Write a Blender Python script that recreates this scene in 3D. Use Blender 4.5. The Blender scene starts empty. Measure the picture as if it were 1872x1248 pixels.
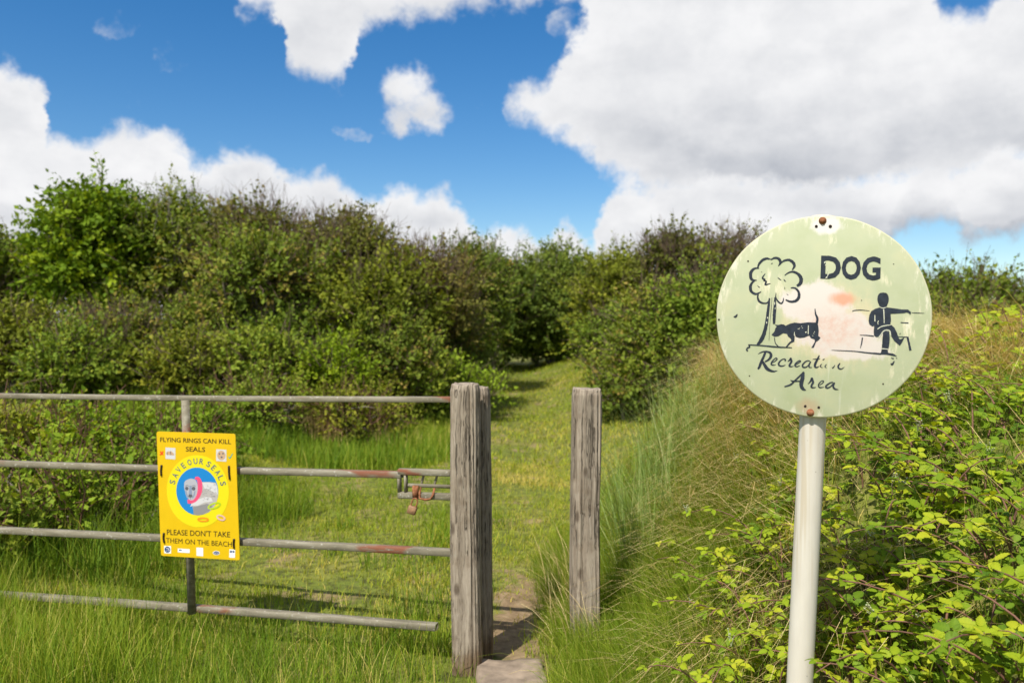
import bpy, math, random
import numpy as np
from mathutils import Vector, Matrix

rng = np.random.default_rng(7)
random.seed(7)
SC = bpy.context.scene
COL = SC.collection
PI = math.pi

# ------------------------------------------------------------------ camera
EYE, F, CX, HY = 1.55, 1500.0, 936.0, 610.0     # eye height (m); focal length, centre column and horizon row in 1872 px units


def P(px, py, d):
    """Point at depth d that was measured at (px, py) in the photograph."""
    return Vector(((px - CX) / F * d, d, EYE - (py - HY) / F * d))


cam_data = bpy.data.cameras.new('camera')
cam = bpy.data.objects.new('camera', cam_data)
COL.objects.link(cam)
cam.location = (0, 0, EYE)
cam.rotation_euler = (math.radians(90), 0, 0)
cam_data.sensor_width = 36
cam_data.lens = 36 * F / 1872
cam_data.shift_y = -(624 - HY) / 1872
cam_data.clip_start = 0.05
cam_data.clip_end = 3000
cam_data.dof.use_dof = True
cam_data.dof.focus_distance = 2.75
cam_data.dof.aperture_fstop = 3.2
SC.camera = cam

# ------------------------------------------------------------------ world, sun, exposure
SUN_EL = math.radians(54)
sun_h = Vector((-0.50, -0.866))                   # horizontal direction towards the sun (behind and left of the camera)
to_sun = Vector((sun_h.x * math.cos(SUN_EL), sun_h.y * math.cos(SUN_EL), math.sin(SUN_EL)))

world = bpy.data.worlds.new('World')
SC.world = world
world.use_nodes = True
SKY_STRENGTH = 0.11
EXPOSURE = 0.45

sun_data = bpy.data.lights.new('sun', 'SUN')
sun_data.energy = 4.6
sun_data.angle = math.radians(0.53)
sun_data.color = (1.0, 0.95, 0.86)
sun = bpy.data.objects.new('sun', sun_data)
COL.objects.link(sun)
sun.rotation_euler = (-to_sun).to_track_quat('-Z', 'Y').to_euler()
sun.location = (-20, -30, 40)

SC.view_settings.view_transform = 'Standard'
SC.view_settings.look = 'None'
SC.view_settings.exposure = EXPOSURE
SC.view_settings.gamma = 1.0
SC.render.engine = 'CYCLES'
SC.cycles.max_bounces = 5
SC.cycles.diffuse_bounces = 3
SC.cycles.glossy_bounces = 2
SC.cycles.transmission_bounces = 3
SC.cycles.use_denoising = True
SC.cycles.denoiser = 'OPENIMAGEDENOISE'
SC.cycles.denoising_input_passes = 'RGB_ALBEDO_NORMAL'
SC.cycles.sample_clamp_indirect = 4


class NT:
    """Short hand for building node trees."""
    def __init__(self, tree):
        self.t = tree

    def n(self, typ, inputs=None, **props):
        nd = self.t.nodes.new(typ)
        for k, v in props.items():
            setattr(nd, k, v)
        for k, v in (inputs or {}).items():
            if hasattr(v, 'is_output') or isinstance(v, bpy.types.NodeSocket):
                self.t.links.new(v, nd.inputs[k])
            else:
                nd.inputs[k].default_value = v
        return nd

    def math(self, op, a, b=0.0, c=0.0, clamp=False):
        return self.n('ShaderNodeMath', {0: a, 1: b, 2: c}, operation=op, use_clamp=clamp).outputs[0]

    def vmath(self, op, a, b=(0, 0, 0)):
        nd = self.n('ShaderNodeVectorMath', {0: a, 1: b}, operation=op)
        return nd.outputs['Value'] if op in ('LENGTH', 'DOT_PRODUCT') else nd.outputs[0]

    def scale(self, a, s):
        nd = self.n('ShaderNodeVectorMath', {0: a}, operation='SCALE')
        if isinstance(s, bpy.types.NodeSocket):
            self.t.links.new(s, nd.inputs['Scale'])
        else:
            nd.inputs['Scale'].default_value = s
        return nd.outputs[0]

    def noise(self, vec, scale=5.0, detail=4.0, rough=0.55, dist=0.0, col=False):
        nd = self.n('ShaderNodeTexNoise', {'Scale': scale, 'Detail': detail, 'Roughness': rough, 'Distortion': dist})
        if vec is not None:
            self.t.links.new(vec, nd.inputs['Vector'])
        return nd.outputs['Color' if col else 'Fac']

    def step(self, v, lo, hi, a=0.0, b=1.0, kind='SMOOTHSTEP'):
        return self.n('ShaderNodeMapRange', {'Value': v, 'From Min': lo, 'From Max': hi, 'To Min': a, 'To Max': b},
                      interpolation_type=kind).outputs[0]

    def mix(self, f, a, b, blend='MIX'):
        nd = self.t.nodes.new('ShaderNodeMix')
        nd.data_type = 'RGBA'
        nd.blend_type = blend
        for idx, v in ((0, f), (6, a), (7, b)):
            if isinstance(v, bpy.types.NodeSocket):
                self.t.links.new(v, nd.inputs[idx])
            else:
                nd.inputs[idx].default_value = v if idx == 0 else (tuple(v) + (1,) if len(v) == 3 else v)
        return nd.outputs[2]

    def ramp(self, f, stops):
        nd = self.n('ShaderNodeValToRGB', {0: f})
        e = nd.color_ramp.elements
        while len(e) < len(stops):
            e.new(0.5)
        for el, (p, c) in zip(e, stops):
            el.position = p
            el.color = tuple(c) + (1,)
        return nd.outputs[0]


def build_sky():
    """Clear Nishita sky with cumulus clouds given by direction (at infinity); cloud outlines as curves of bearing."""
    t = world.node_tree
    t.nodes.clear()
    w = NT(t)
    d = w.n('ShaderNodeTexCoord').outputs['Generated']
    sep = w.n('ShaderNodeSeparateXYZ', {0: d})
    y = w.math('MAXIMUM', sep.outputs['Y'], 0.08)
    gx = w.math('DIVIDE', sep.outputs['X'], y)
    gz = w.math('DIVIDE', sep.outputs['Z'], y)
    n1 = w.noise(d, 11, 2, 0.5, col=True)
    n2 = w.noise(d, 38, 5, 0.62, col=True)
    half = (0.5, 0.5, 0.5)
    wp = w.vmath('ADD', w.scale(w.vmath('SUBTRACT', n1, half), 60.0), w.scale(w.vmath('SUBTRACT', n2, half), 60.0))
    ws = w.n('ShaderNodeSeparateXYZ', {0: wp})
    bx = w.math('ADD', w.math('MULTIPLY_ADD', gx, F, CX), ws.outputs[0])          # bearing and height, in 1872 px units
    by = w.math('ADD', w.math('MULTIPLY_ADD', gz, -F, HY), ws.outputs[1])
    un = w.n('ShaderNodeMapRange', {'Value': bx, 'From Min': -300.0, 'From Max': 2200.0}).outputs[0]

    def curve(pts):
        nd = w.n('ShaderNodeFloatCurve', {'Value': un})
        c = nd.mapping.curves[0]
        pp = [((x + 300) / 2500, (v + 200) / 1000) for x, v in pts]
        while len(c.points) < len(pp):
            c.points.new(0.5, 0.5)
        for q, (u, v) in zip(c.points, pp):
            q.location = (u, v)
            q.handle_type = 'AUTO_CLAMPED'
        nd.mapping.update()
        return w.math('MULTIPLY_ADD', nd.outputs[0], 1000.0, -200.0)
    fb = w.math('MULTIPLY', w.math('SUBTRACT', w.noise(d, 20, 9, 0.66), 0.5), 95.0)
    lowf = w.noise(w.vmath('MULTIPLY', d, (1, 1, 2.2)), 5.5, 4, 0.5)
    k = 2 ** -EXPOSURE / SKY_STRENGTH
    white, grey = (0.95 * k, 0.95 * k, 0.96 * k), (0.44 * k, 0.47 * k, 0.53 * k)
    # low bank of cumulus: heaped top edge
    A = curve([(-300, 150), (0, 112), (45, 125), (80, 165), (105, 240), (150, 240), (210, 226), (265, 228), (320, 250), (368, 282), (400, 268), (460, 266), (500, 284), (530, 318), (600, 310), (650, 328), (690, 348), (720, 330), (765, 350), (800, 335), (835, 348), (862, 392),
               (880, 410), (950, 398), (985, 412), (1035, 398), (1075, 440), (1096, 392), (1120, 345), (1160, 318), (1230, 330), (1320, 312), (1500, 322), (1620, 312), (1720, 292), (1870, 252), (2200, 240)])
    A2 = curve([(-300, 780), (1500, 700), (1600, 470), (1660, 425), (1720, 412), (1780, 448), (1880, 440), (2000, 460), (2200, 470)])
    fa = w.math('MINIMUM', w.math('SUBTRACT', by, A), w.math('SUBTRACT', A2, by))
    # great cloud on the right: upper and lower outline
    Rt = curve([(-300, 700), (880, 700), (905, 300), (922, 178), (950, 160), (985, 152), (1015, 120), (1035, 70), (1065, 10), (1110, -60), (1690, -60), (1735, 8), (1795, 8), (1835, -40), (2200, -100)])
    Rb = curve([(-300, -150), (880, -150), (905, 100), (922, 190), (950, 228), (1000, 248), (1060, 280), (1095, 318), (1160, 345), (1300, 365), (1500, 362), (1700, 342), (1880, 300), (2200, 290)])
    fr = w.math('MINIMUM', w.math('SUBTRACT', by, Rt), w.math('SUBTRACT', Rb, by))
    # torn cloud hanging from the top edge of the view
    Tb = curve([(-300, -190), (380, -190), (425, -20), (455, 16), (500, 22), (518, 70), (535, 140), (570, 160), (612, 168), (640, 120), (652, 76), (700, 58), (765, 42), (830, 14), (890, 8), (960, 20), (1000, -10), (1050, 10), (1100, -60), (2200, -190)])
    ft = w.math('SUBTRACT', Tb, by)
    # single puffs and wisps
    pv = w.n('ShaderNodeCombineXYZ', {0: bx, 1: by, 2: 0.0}).outputs[0]
    fp = None
    for (cx, cy, rx, ry, st) in [(745, 165, 50, 46, 1), (772, 200, 56, 46, 1), (735, 212, 36, 34, .8), (214, 46, 40, 26, .28), (314, 116, 32, 30, .25), (236, 191, 24, 14, .2), (648, 241, 34, 12, .3), (872, 186, 16, 16, .3), (1042, 46, 40, 30, .3), (900, 356, 30, 12, .15)]:
        v = w.vmath('MULTIPLY', w.vmath('SUBTRACT', pv, (cx, cy, 0)), (1 / rx, 1 / ry, 0))
        f = w.math('MINIMUM', w.math('MULTIPLY', w.math('SUBTRACT', 1.0, w.vmath('LENGTH', v)), 60.0), 44.0 * st - 12.0)
        fp = f if fp is None else w.math('MAXIMUM', fp, f)
    hole = w.math('MULTIPLY', w.math('SUBTRACT', 1.0, w.vmath('LENGTH', w.vmath('MULTIPLY', w.vmath('SUBTRACT', pv, (1572, 90, 0)), (1 / 34, 1 / 44, 0)))), 70.0)
    fr = w.math('SUBTRACT', fr, w.math('MAXIMUM', hole, 0.0))
    # the same broken cumulus goes on round the rest of the sky
    ins = w.math('MULTIPLY', w.step(w.math('ABSOLUTE', gx), 0.95, 0.72), w.step(gz, 0.66, 0.46))
    ins = w.math('MULTIPLY', ins, w.step(sep.outputs['Y'], 0.2, 0.4))
    gen = w.math('MULTIPLY', w.math('SUBTRACT', w.noise(d, 3.2, 4, 0.55), 0.47), 320.0)
    gen = w.math('SUBTRACT', gen, w.math('MULTIPLY', ins, 500.0))

    sky = w.n('ShaderNodeTexSky', sky_type='NISHITA')
    sky.sun_disc = False
    sky.sun_elevation = SUN_EL
    sky.sun_rotation = math.atan2(to_sun.x, to_sun.y)
    sky.air_density = 1.0
    sky.dust_density = 0.2
    sky.ozone_density = 1.6
    col = w.n('ShaderNodeHueSaturation', {'Hue': 0.503, 'Saturation': 1.42, 'Value': 0.87, 'Color': sky.outputs[0]}).outputs[0]

    def over(col, f, soft, g, fac=1.0):
        al = w.step(w.math('ADD', f, fb), -8.0, soft * 1.1)
        if not isinstance(fac, float):
            al = w.math('MULTIPLY', al, fac)
        return w.mix(al, col, w.mix(g, white, grey))
    lowm = w.step(lowf, 0.34, 0.66)
    fine = w.math('MULTIPLY', w.step(w.math('MULTIPLY', fb, 1 / 95.0), -0.12, 0.14), 0.10)
    bil = w.step(w.noise(w.vmath('MULTIPLY', d, (1, 1, 1.6)), 13, 5, 0.55), 0.36, 0.66)
    fine = w.math('ADD', fine, w.math('MULTIPLY', bil, 0.17))
    lift = lambda g: w.math('ADD', g, fine, clamp=True)
    inv = w.math('SUBTRACT', 1.0, ins)
    col = over(col, gen, 30.0, lift(w.math('MULTIPLY', lowm, 0.4)))
    col = over(col, w.math('MAXIMUM', ft, fp), 34.0, lift(w.math('MULTIPLY', lowm, 0.22)), ins)
    gr = w.step(w.math('SUBTRACT', Rb, by), 215.0, 40.0)
    gr = w.math('MULTIPLY', gr, w.step(lowf, 0.30, 0.56, 0.35, 1.0))
    gr = w.math('MULTIPLY', gr, w.step(bx, 1040.0, 1240.0))
    gr = w.math('MULTIPLY_ADD', gr, 0.52, w.math('MULTIPLY', lowm, 0.16))
    col = over(col, fr, 36.0, lift(gr), ins)
    da = w.math('SUBTRACT', by, A)
    ga = w.math('MULTIPLY', w.step(da, 12.0, 100.0), w.step(lowf, 0.36, 0.60))
    ga = w.math('MAXIMUM', w.math('MULTIPLY', ga, 0.42), w.math('MULTIPLY', w.math('MULTIPLY', w.step(w.math('SUBTRACT', A2, by), 70.0, 10.0), w.step(bx, 1450.0, 1650.0)), w.step(lowf, 0.3, 0.6, 0.3, 0.9)))
    col = over(col, fa, 30.0, lift(ga), ins)
    bg = w.n('ShaderNodeBackground', {'Color': col, 'Strength': SKY_STRENGTH})
    o = w.n('ShaderNodeOutputWorld')
    t.links.new(bg.outputs[0], o.inputs[0])
    world.cycles.sampling_method = 'MANUAL'
    world.cycles.sample_map_resolution = 256


build_sky()


# ------------------------------------------------------------------ materials
def new_mat(name):
    m = bpy.data.materials.new(name)
    m.use_nodes = True
    m.node_tree.nodes.clear()
    return m, NT(m.node_tree)


def finish(m, w, shader):
    o = w.n('ShaderNodeOutputMaterial')
    m.node_tree.links.new(shader, o.inputs[0])
    return m


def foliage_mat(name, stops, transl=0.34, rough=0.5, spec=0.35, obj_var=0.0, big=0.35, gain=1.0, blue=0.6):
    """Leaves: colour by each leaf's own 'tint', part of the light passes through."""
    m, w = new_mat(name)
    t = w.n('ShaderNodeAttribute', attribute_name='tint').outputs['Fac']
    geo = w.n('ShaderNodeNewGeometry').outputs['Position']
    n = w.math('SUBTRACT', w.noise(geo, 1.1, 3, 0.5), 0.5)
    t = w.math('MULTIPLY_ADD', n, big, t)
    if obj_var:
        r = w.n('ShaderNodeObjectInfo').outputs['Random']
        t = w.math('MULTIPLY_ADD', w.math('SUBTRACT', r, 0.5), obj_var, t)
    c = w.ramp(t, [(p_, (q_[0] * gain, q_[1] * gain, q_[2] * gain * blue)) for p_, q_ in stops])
    pr = w.n('ShaderNodeBsdfPrincipled', {'Base Color': c, 'Roughness': rough, 'Specular IOR Level': spec})
    tc = w.mix(1.0, c, (1.25, 1.15, 0.45), 'MULTIPLY')
    tr = w.n('ShaderNodeBsdfTranslucent', {'Color': tc})
    ms = w.n('ShaderNodeMixShader', {0: transl})
    m.node_tree.links.new(pr.outputs[0], ms.inputs[1])
    m.node_tree.links.new(tr.outputs[0], ms.inputs[2])
    return finish(m, w, ms.outputs[0])


def plain_mat(name, col, rough=0.6, spec=0.4, metal=0.0, noise=0.0, scale=30.0, bump=0.0):
    m, w = new_mat(name)
    c = tuple(col) + (1,)
    oc = w.n('ShaderNodeTexCoord').outputs['Object']
    pr = w.n('ShaderNodeBsdfPrincipled', {'Base Color': c, 'Roughness': rough, 'Specular IOR Level': spec, 'Metallic': metal})
    if noise:
        f = w.noise(oc, scale, 5, 0.6)
        dk = tuple(x * (1 - noise) for x in col)
        lt = tuple(min(1, x * (1 + noise)) for x in col)
        m.node_tree.links.new(w.ramp(f, [(0.3, dk), (0.7, lt)]), pr.inputs['Base Color'])
        if bump:
            b = w.n('ShaderNodeBump', {'Height': f, 'Strength': bump, 'Distance': 0.002})
            m.node_tree.links.new(b.outputs[0], pr.inputs['Normal'])
    return finish(m, w, pr.outputs[0])


def wood_mat(name, dark, mid, light):
    m, w = new_mat(name)
    oc = w.n('ShaderNodeTexCoord').outputs['Object']
    grain = w.vmath('MULTIPLY', oc, (60, 60, 2.2))
    warp = w.scale(w.vmath('SUBTRACT', w.noise(oc, 5, 3, col=True), (0.5, 0.5, 0.5)), 2.5)
    g = w.noise(w.vmath('ADD', grain, warp), 1.0, 6, 0.65)
    fine = w.noise(w.vmath('MULTIPLY', oc, (220, 220, 5)), 1.0, 3, 0.6)
    patch = w.noise(oc, 7, 4, 0.6)
    c = w.ramp(g, [(0.28, dark), (0.42, mid), (0.62, light), (0.8, tuple(min(1, x * 1.12) for x in light))])
    c = w.mix(w.step(patch, 0.5, 0.75), c, (0.205, 0.155, 0.108), 'MIX')
    c = w.mix(w.step(fine, 0.62, 0.75, 0, 0.45), c, dark)
    wz = w.vmath('ADD', w.vmath('MULTIPLY', oc, (30, 30, 1.1)), w.scale(warp, 0.35))
    ck = w.math('ABSOLUTE', w.math('SUBTRACT', w.noise(wz, 1.0, 3, 0.6), 0.5))
    crack = w.math('MULTIPLY', w.step(ck, 0.022, 0.004), w.step(w.noise(oc, 3.5, 2, 0.5), 0.42, 0.55))
    c = w.mix(w.math('MULTIPLY', crack, 0.7), c, (0.022, 0.017, 0.012))
    kn = w.n('ShaderNodeTexVoronoi', {'Vector': w.vmath('MULTIPLY', oc, (9, 9, 4.2)), 'Scale': 1.0}).outputs['Distance']
    knot = w.step(kn, 0.17, 0.06)
    c = w.mix(w.math('MULTIPLY', knot, 0.75), c, (0.075, 0.05, 0.032))
    sp = w.n('ShaderNodeSeparateXYZ', {0: oc}).outputs['Z']
    c = w.mix(w.math('MULTIPLY', w.step(sp, 0.22, 0.02), w.step(patch, 0.35, 0.6)), c, (0.17, 0.115, 0.07))   # earth splashed on the foot
    lich = w.step(w.noise(oc, 26, 3, 0.5), 0.66, 0.74, 0, 0.5)
    c = w.mix(lich, c, (0.30, 0.28, 0.22))
    h = w.math('SUBTRACT', w.math('ADD', w.math('MULTIPLY', g, 1.0), w.math('MULTIPLY', fine, 0.35)), w.math('MULTIPLY', crack, 1.2))
    b = w.n('ShaderNodeBump', {'Height': h, 'Strength': 0.7, 'Distance': 0.006})
    pr = w.n('ShaderNodeBsdfPrincipled', {'Base Color': c, 'Roughness': 0.9, 'Specular IOR Level': 0.2, 'Normal': b.outputs[0]})
    return finish(m, w, pr.outputs[0])


def rail_mat():
    """Weathered galvanised steel, old paint and rust patches."""
    m, w = new_mat('weathered_rail')
    oc = w.n('ShaderNodeTexCoord').outputs['Object']
    oc = w.vmath('ADD', oc, w.scale((7.0, 3.0, 5.0), w.n('ShaderNodeObjectInfo').outputs['Random']))
    s = w.vmath('MULTIPLY', oc, (5, 30, 30))
    a = w.noise(s, 1.0, 6, 0.65)
    c = w.ramp(a, [(0.3, (0.12, 0.105, 0.07)), (0.5, (0.205, 0.18, 0.125)), (0.7, (0.29, 0.265, 0.20))])
    pale = w.step(w.noise(oc, 55, 4, 0.6), 0.60, 0.68, 0, 0.8)
    c = w.mix(pale, c, (0.40, 0.38, 0.32))
    z = w.noise(w.vmath('MULTIPLY', oc, (2.2, 5, 5)), 1.0, 3, 0.5)
    r = w.math('MULTIPLY', w.step(z, 0.60, 0.655), w.step(w.noise(s, 2.0, 5, 0.6), 0.36, 0.5))
    c = w.mix(r, c, (0.20, 0.075, 0.04))
    b = w.n('ShaderNodeBump', {'Height': a, 'Strength': 0.3, 'Distance': 0.003})
    pr = w.n('ShaderNodeBsdfPrincipled', {'Base Color': c, 'Roughness': 0.7, 'Specular IOR Level': 0.3, 'Normal': b.outputs[0]})
    return finish(m, w, pr.outputs[0])


def rust_mat():
    m, w = new_mat('rust')
    oc = w.n('ShaderNodeTexCoord').outputs['Object']
    a = w.noise(oc, 70, 6, 0.65)
    c = w.ramp(a, [(0.3, (0.10, 0.04, 0.02)), (0.5, (0.26, 0.10, 0.045)), (0.72, (0.42, 0.21, 0.11))])
    b = w.n('ShaderNodeBump', {'Height': a, 'Strength': 0.6, 'Distance': 0.002})
    pr = w.n('ShaderNodeBsdfPrincipled', {'Base Color': c, 'Roughness': 0.85, 'Specular IOR Level': 0.2, 'Normal': b.outputs[0]})
    return finish(m, w, pr.outputs[0])


def disc_mat():
    """Sage paint on an old round plate: chalky scratches, a big worn patch with pink primer, rust runs."""
    m, w = new_mat('worn_sage_paint')
    oc = w.n('ShaderNodeTexCoord').outputs['Object']
    base = w.ramp(w.noise(oc, 9, 4, 0.5), [(0.3, (0.3780, 0.4116, 0.2436)), (0.5, (0.4200, 0.4452, 0.2856)), (0.7, (0.4704, 0.4704, 0.2940))])
    rot = w.n('ShaderNodeMapping', {'Vector': oc, 'Rotation': (0, 0, 0.75), 'Scale': (26, 7, 10)}).outputs[0]
    scr = w.noise(rot, 1.6, 8, 0.7)
    where = w.noise(oc, 6.5, 3, 0.5)
    c = w.mix(w.math('MULTIPLY', w.step(scr, 0.50, 0.60), w.step(where, 0.52, 0.66)), base, (0.6048, 0.5712, 0.3948))
    c = w.mix(w.math('MULTIPLY', w.step(scr, 0.58, 0.66), w.step(where, 0.56, 0.7)), c, (0.6720, 0.6468, 0.5208))

    def spot(x, y, rx, ry, rough=0.5, sc=14.0, soft=0.5):
        v = w.vmath('MULTIPLY', w.vmath('SUBTRACT', oc, (x, y, 0)), (1 / rx, 1 / ry, 0))
        v = w.math('SUBTRACT', 1.0, w.vmath('LENGTH', v))
        v = w.math('ADD', v, w.math('MULTIPLY', w.math('SUBTRACT', w.noise(oc, sc, 7, 0.65), 0.5), rough))
        v = w.math('ADD', v, w.math('MULTIPLY', w.math('SUBTRACT', scr, 0.5), 0.8))
        return w.step(v, 0.0, soft)
    c = w.mix(spot(0.03, -0.03, 0.17, 0.15, 0.8, 12, 0.55), c, (0.5712, 0.5040, 0.3192))     # yellowed halo
    c = w.mix(w.math('MAXIMUM', spot(-0.01, 0.035, 0.115, 0.075, 1.0, 16, 0.3), w.math('MAXIMUM', spot(0.045, -0.045, 0.14, 0.075, 1.0, 16, 0.3), spot(0.09, -0.085, 0.12, 0.04, 1.0, 16, 0.3))), c, (0.62, 0.555, 0.505))
    pk = w.math('MULTIPLY', spot(0.035, -0.035, 0.13, 0.09, 0.8, 10, 0.9), w.step(w.noise(oc, 38, 7, 0.75), 0.34, 0.68, 0.05, 0.85))
    c = w.mix(pk, c, (0.6048, 0.3948, 0.3192))
    c = w.mix(w.math('MULTIPLY', spot(0.062, 0.052, 0.05, 0.028, 0.5, 18, 0.7), 0.85), c, (0.6048, 0.2772, 0.1596))
    c = w.mix(spot(0.008, 0.262, 0.05, 0.03, 0.6, 40, 0.4), c, (0.6048, 0.5712, 0.5208))
    c = w.mix(w.math('MULTIPLY', spot(-0.015, -0.262, 0.045, 0.035, 0.6, 40, 0.8), 0.7), c, (0.4620, 0.3360, 0.2100))
    # wear round the rim
    rr = w.vmath('LENGTH', w.vmath('MULTIPLY', oc, (1, 1, 0)))
    c = w.mix(w.math('MULTIPLY', w.step(rr, 0.255, 0.29), w.step(scr, 0.50, 0.62)), c, (0.6552, 0.6216, 0.4872))
    c = w.mix(w.step(rr, 0.2865, 0.290), c, (0.5208, 0.5040, 0.3360))
    # drips
    dr = w.noise(w.vmath('MULTIPLY', oc, (40, 2.5, 1)), 1.0, 3, 0.5)
    sy = w.n('ShaderNodeSeparateXYZ', {0: oc}).outputs['Y']
    c = w.mix(w.math('MULTIPLY', w.step(dr, 0.64, 0.74, 0, 0.35), w.step(sy, -0.08, -0.16)), c, (0.6552, 0.6468, 0.5544))
    b = w.n('ShaderNodeBump', {'Height': scr, 'Strength': 0.12, 'Distance': 0.002})
    pr = w.n('ShaderNodeBsdfPrincipled', {'Base Color': c, 'Roughness': 0.55, 'Specular IOR Level': 0.35, 'Normal': b.outputs[0]})
    return finish(m, w, pr.outputs[0])


def white_post_mat():
    m, w = new_mat('old_white_paint')
    oc = w.n('ShaderNodeTexCoord').outputs['Object']
    c = w.ramp(w.noise(w.vmath('MULTIPLY', oc, (12, 12, 3)), 1.0, 5, 0.6), [(0.3, (0.51, 0.465, 0.395)), (0.6, (0.60, 0.56, 0.485))])
    st = w.step(w.noise(w.vmath('MULTIPLY', oc, (70, 70, 2)), 1.0, 4, 0.6), 0.60, 0.76, 0, 0.35)
    c = w.mix(st, c, (0.42, 0.37, 0.29))
    sp = w.step(w.noise(oc, 90, 2, 0.5), 0.74, 0.77)
    c = w.mix(sp, c, (0.24, 0.21, 0.17))
    z = w.n('ShaderNodeSeparateXYZ', {0: oc}).outputs['Z']
    run = w.math('MULTIPLY', w.step(z, 0.75, 1.05), w.step(w.noise(w.vmath('MULTIPLY', oc, (55, 55, 1)), 1.0, 2, 0.5), 0.48, 0.62))
    c = w.mix(w.math('MULTIPLY', run, 0.6), c, (0.46, 0.38, 0.26))
    pr = w.n('ShaderNodeBsdfPrincipled', {'Base Color': c, 'Roughness': 0.45, 'Specular IOR Level': 0.4})
    return finish(m, w, pr.outputs[0])


def ground_mat():
    m, w = new_mat('turf')
    p = w.n('ShaderNodeNewGeometry').outputs['Position']
    a = w.noise(p, 1.4, 5, 0.6)
    b = w.noise(p, 14, 6, 0.65)
    c = w.ramp(a, [(0.3, (0.12, 0.155, 0.026)), (0.5, (0.17, 0.19, 0.035)), (0.68, (0.24, 0.205, 0.065))])
    c = w.mix(w.step(b, 0.42, 0.66), c, (0.07, 0.075, 0.022))
    # trodden earth through the gap between the posts
    v = w.vmath('MULTIPLY', w.vmath('SUBTRACT', p, (0.10, 4.5, 0)), (1 / 0.26, 1 / 0.95, 0))
    e = w.math('SUBTRACT', 1.0, w.vmath('LENGTH', v))
    e = w.math('ADD', e, w.math('MULTIPLY', w.math('SUBTRACT', w.noise(p, 5, 6, 0.65), 0.5), 1.6))
    soil = w.ramp(b, [(0.3, (0.13, 0.09, 0.05)), (0.55, (0.25, 0.175, 0.10)), (0.75, (0.34, 0.26, 0.16))])
    c = w.mix(w.step(e, -0.05, 0.3), c, soil)
    bare = w.math('MULTIPLY', w.step(w.noise(p, 2.3, 5, 0.62), 0.56, 0.66), 0.85)
    c = w.mix(bare, c, (0.26, 0.19, 0.10))
    bp = w.n('ShaderNodeBump', {'Height': b, 'Strength': 0.8, 'Distance': 0.03})
    pr = w.n('ShaderNodeBsdfPrincipled', {'Base Color': c, 'Roughness': 0.95, 'Specular IOR Level': 0.1, 'Normal': bp.outputs[0]})
    return finish(m, w, pr.outputs[0])


M = {}
M['ground'] = ground_mat()
M['post'] = wood_mat('weathered_grey_wood', (0.055, 0.042, 0.03), (0.235, 0.19, 0.142), (0.37, 0.31, 0.24))
M['rail'] = rail_mat()
M['rust'] = rust_mat()
M['disc'] = disc_mat()
M['whitepost'] = white_post_mat()
M['ink'] = plain_mat('navy_black_paint', (0.020, 0.026, 0.038), 0.5, 0.3, 0, 0.35, 60)
M['thinpaint'] = plain_mat('scratched_line', (0.62, 0.62, 0.48), 0.6, 0.3)
M['hole'] = plain_mat('dark_hole', (0.03, 0.022, 0.018), 0.9, 0.1)
M['bark'] = plain_mat('grey_bark', (0.22, 0.19, 0.15), 0.95, 0.1, 0, 0.5, 14, 0.5)
M['twig'] = plain_mat('brown_twig', (0.15, 0.105, 0.075), 0.95, 0.1, 0, 0.4, 6)
M['cane'] = plain_mat('bramble_cane', (0.17, 0.085, 0.055), 0.7, 0.3, 0, 0.5, 9)
M['stone'] = plain_mat('worn_step', (0.25, 0.195, 0.145), 0.95, 0.15, 0, 0.38, 11, 0.8)
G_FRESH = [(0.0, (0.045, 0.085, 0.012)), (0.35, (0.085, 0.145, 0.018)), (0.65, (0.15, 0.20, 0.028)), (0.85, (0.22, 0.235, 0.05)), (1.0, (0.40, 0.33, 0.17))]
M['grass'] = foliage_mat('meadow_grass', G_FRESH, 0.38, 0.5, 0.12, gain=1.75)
M['lawn'] = foliage_mat('short_turf_grass', [(0.0, (0.075, 0.12, 0.012)), (0.35, (0.14, 0.185, 0.02)), (0.65, (0.215, 0.22, 0.04)), (0.85, (0.29, 0.245, 0.075)), (1.0, (0.38, 0.30, 0.15))], 0.34, 0.5, 0.1, gain=1.85)
M['marram'] = foliage_mat('marram_blades', [(0.0, (0.09, 0.15, 0.035)), (0.6, (0.19, 0.26, 0.075)), (1.0, (0.40, 0.35, 0.19))], 0.28, 0.45, 0.25, gain=1.45, blue=0.9)
M['straw'] = foliage_mat('dead_straw', [(0.0, (0.19, 0.13, 0.06)), (0.5, (0.36, 0.27, 0.14)), (1.0, (0.52, 0.42, 0.255))], 0.25, 0.65, 0.15, gain=1.75, blue=0.85)
M['bramble'] = foliage_mat('bramble_leaves', [(0.0, (0.045, 0.09, 0.010)), (0.4, (0.105, 0.165, 0.012)), (0.75, (0.175, 0.225, 0.014)), (1.0, (0.255, 0.27, 0.02))], 0.38, 0.55, 0.15, obj_var=0.65, gain=1.75, blue=0.75)
M['bright'] = foliage_mat('bright_green_leaves', [(0.0, (0.040, 0.070, 0.006)), (0.5, (0.075, 0.118, 0.010)), (1.0, (0.135, 0.175, 0.014))], 0.27, 0.6, 0.08, gain=1.95)
M['olive'] = foliage_mat('olive_green_leaves', [(0.0, (0.056, 0.082, 0.018)), (0.5, (0.100, 0.136, 0.026)), (0.85, (0.155, 0.175, 0.036)), (1.0, (0.20, 0.15, 0.06))], 0.27, 0.6, 0.08, gain=1.55)
M['mid'] = foliage_mat('mid_green_leaves', [(0.0, (0.052, 0.082, 0.016)), (0.5, (0.092, 0.135, 0.024)), (1.0, (0.165, 0.19, 0.034))], 0.27, 0.6, 0.08, gain=1.75)
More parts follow.
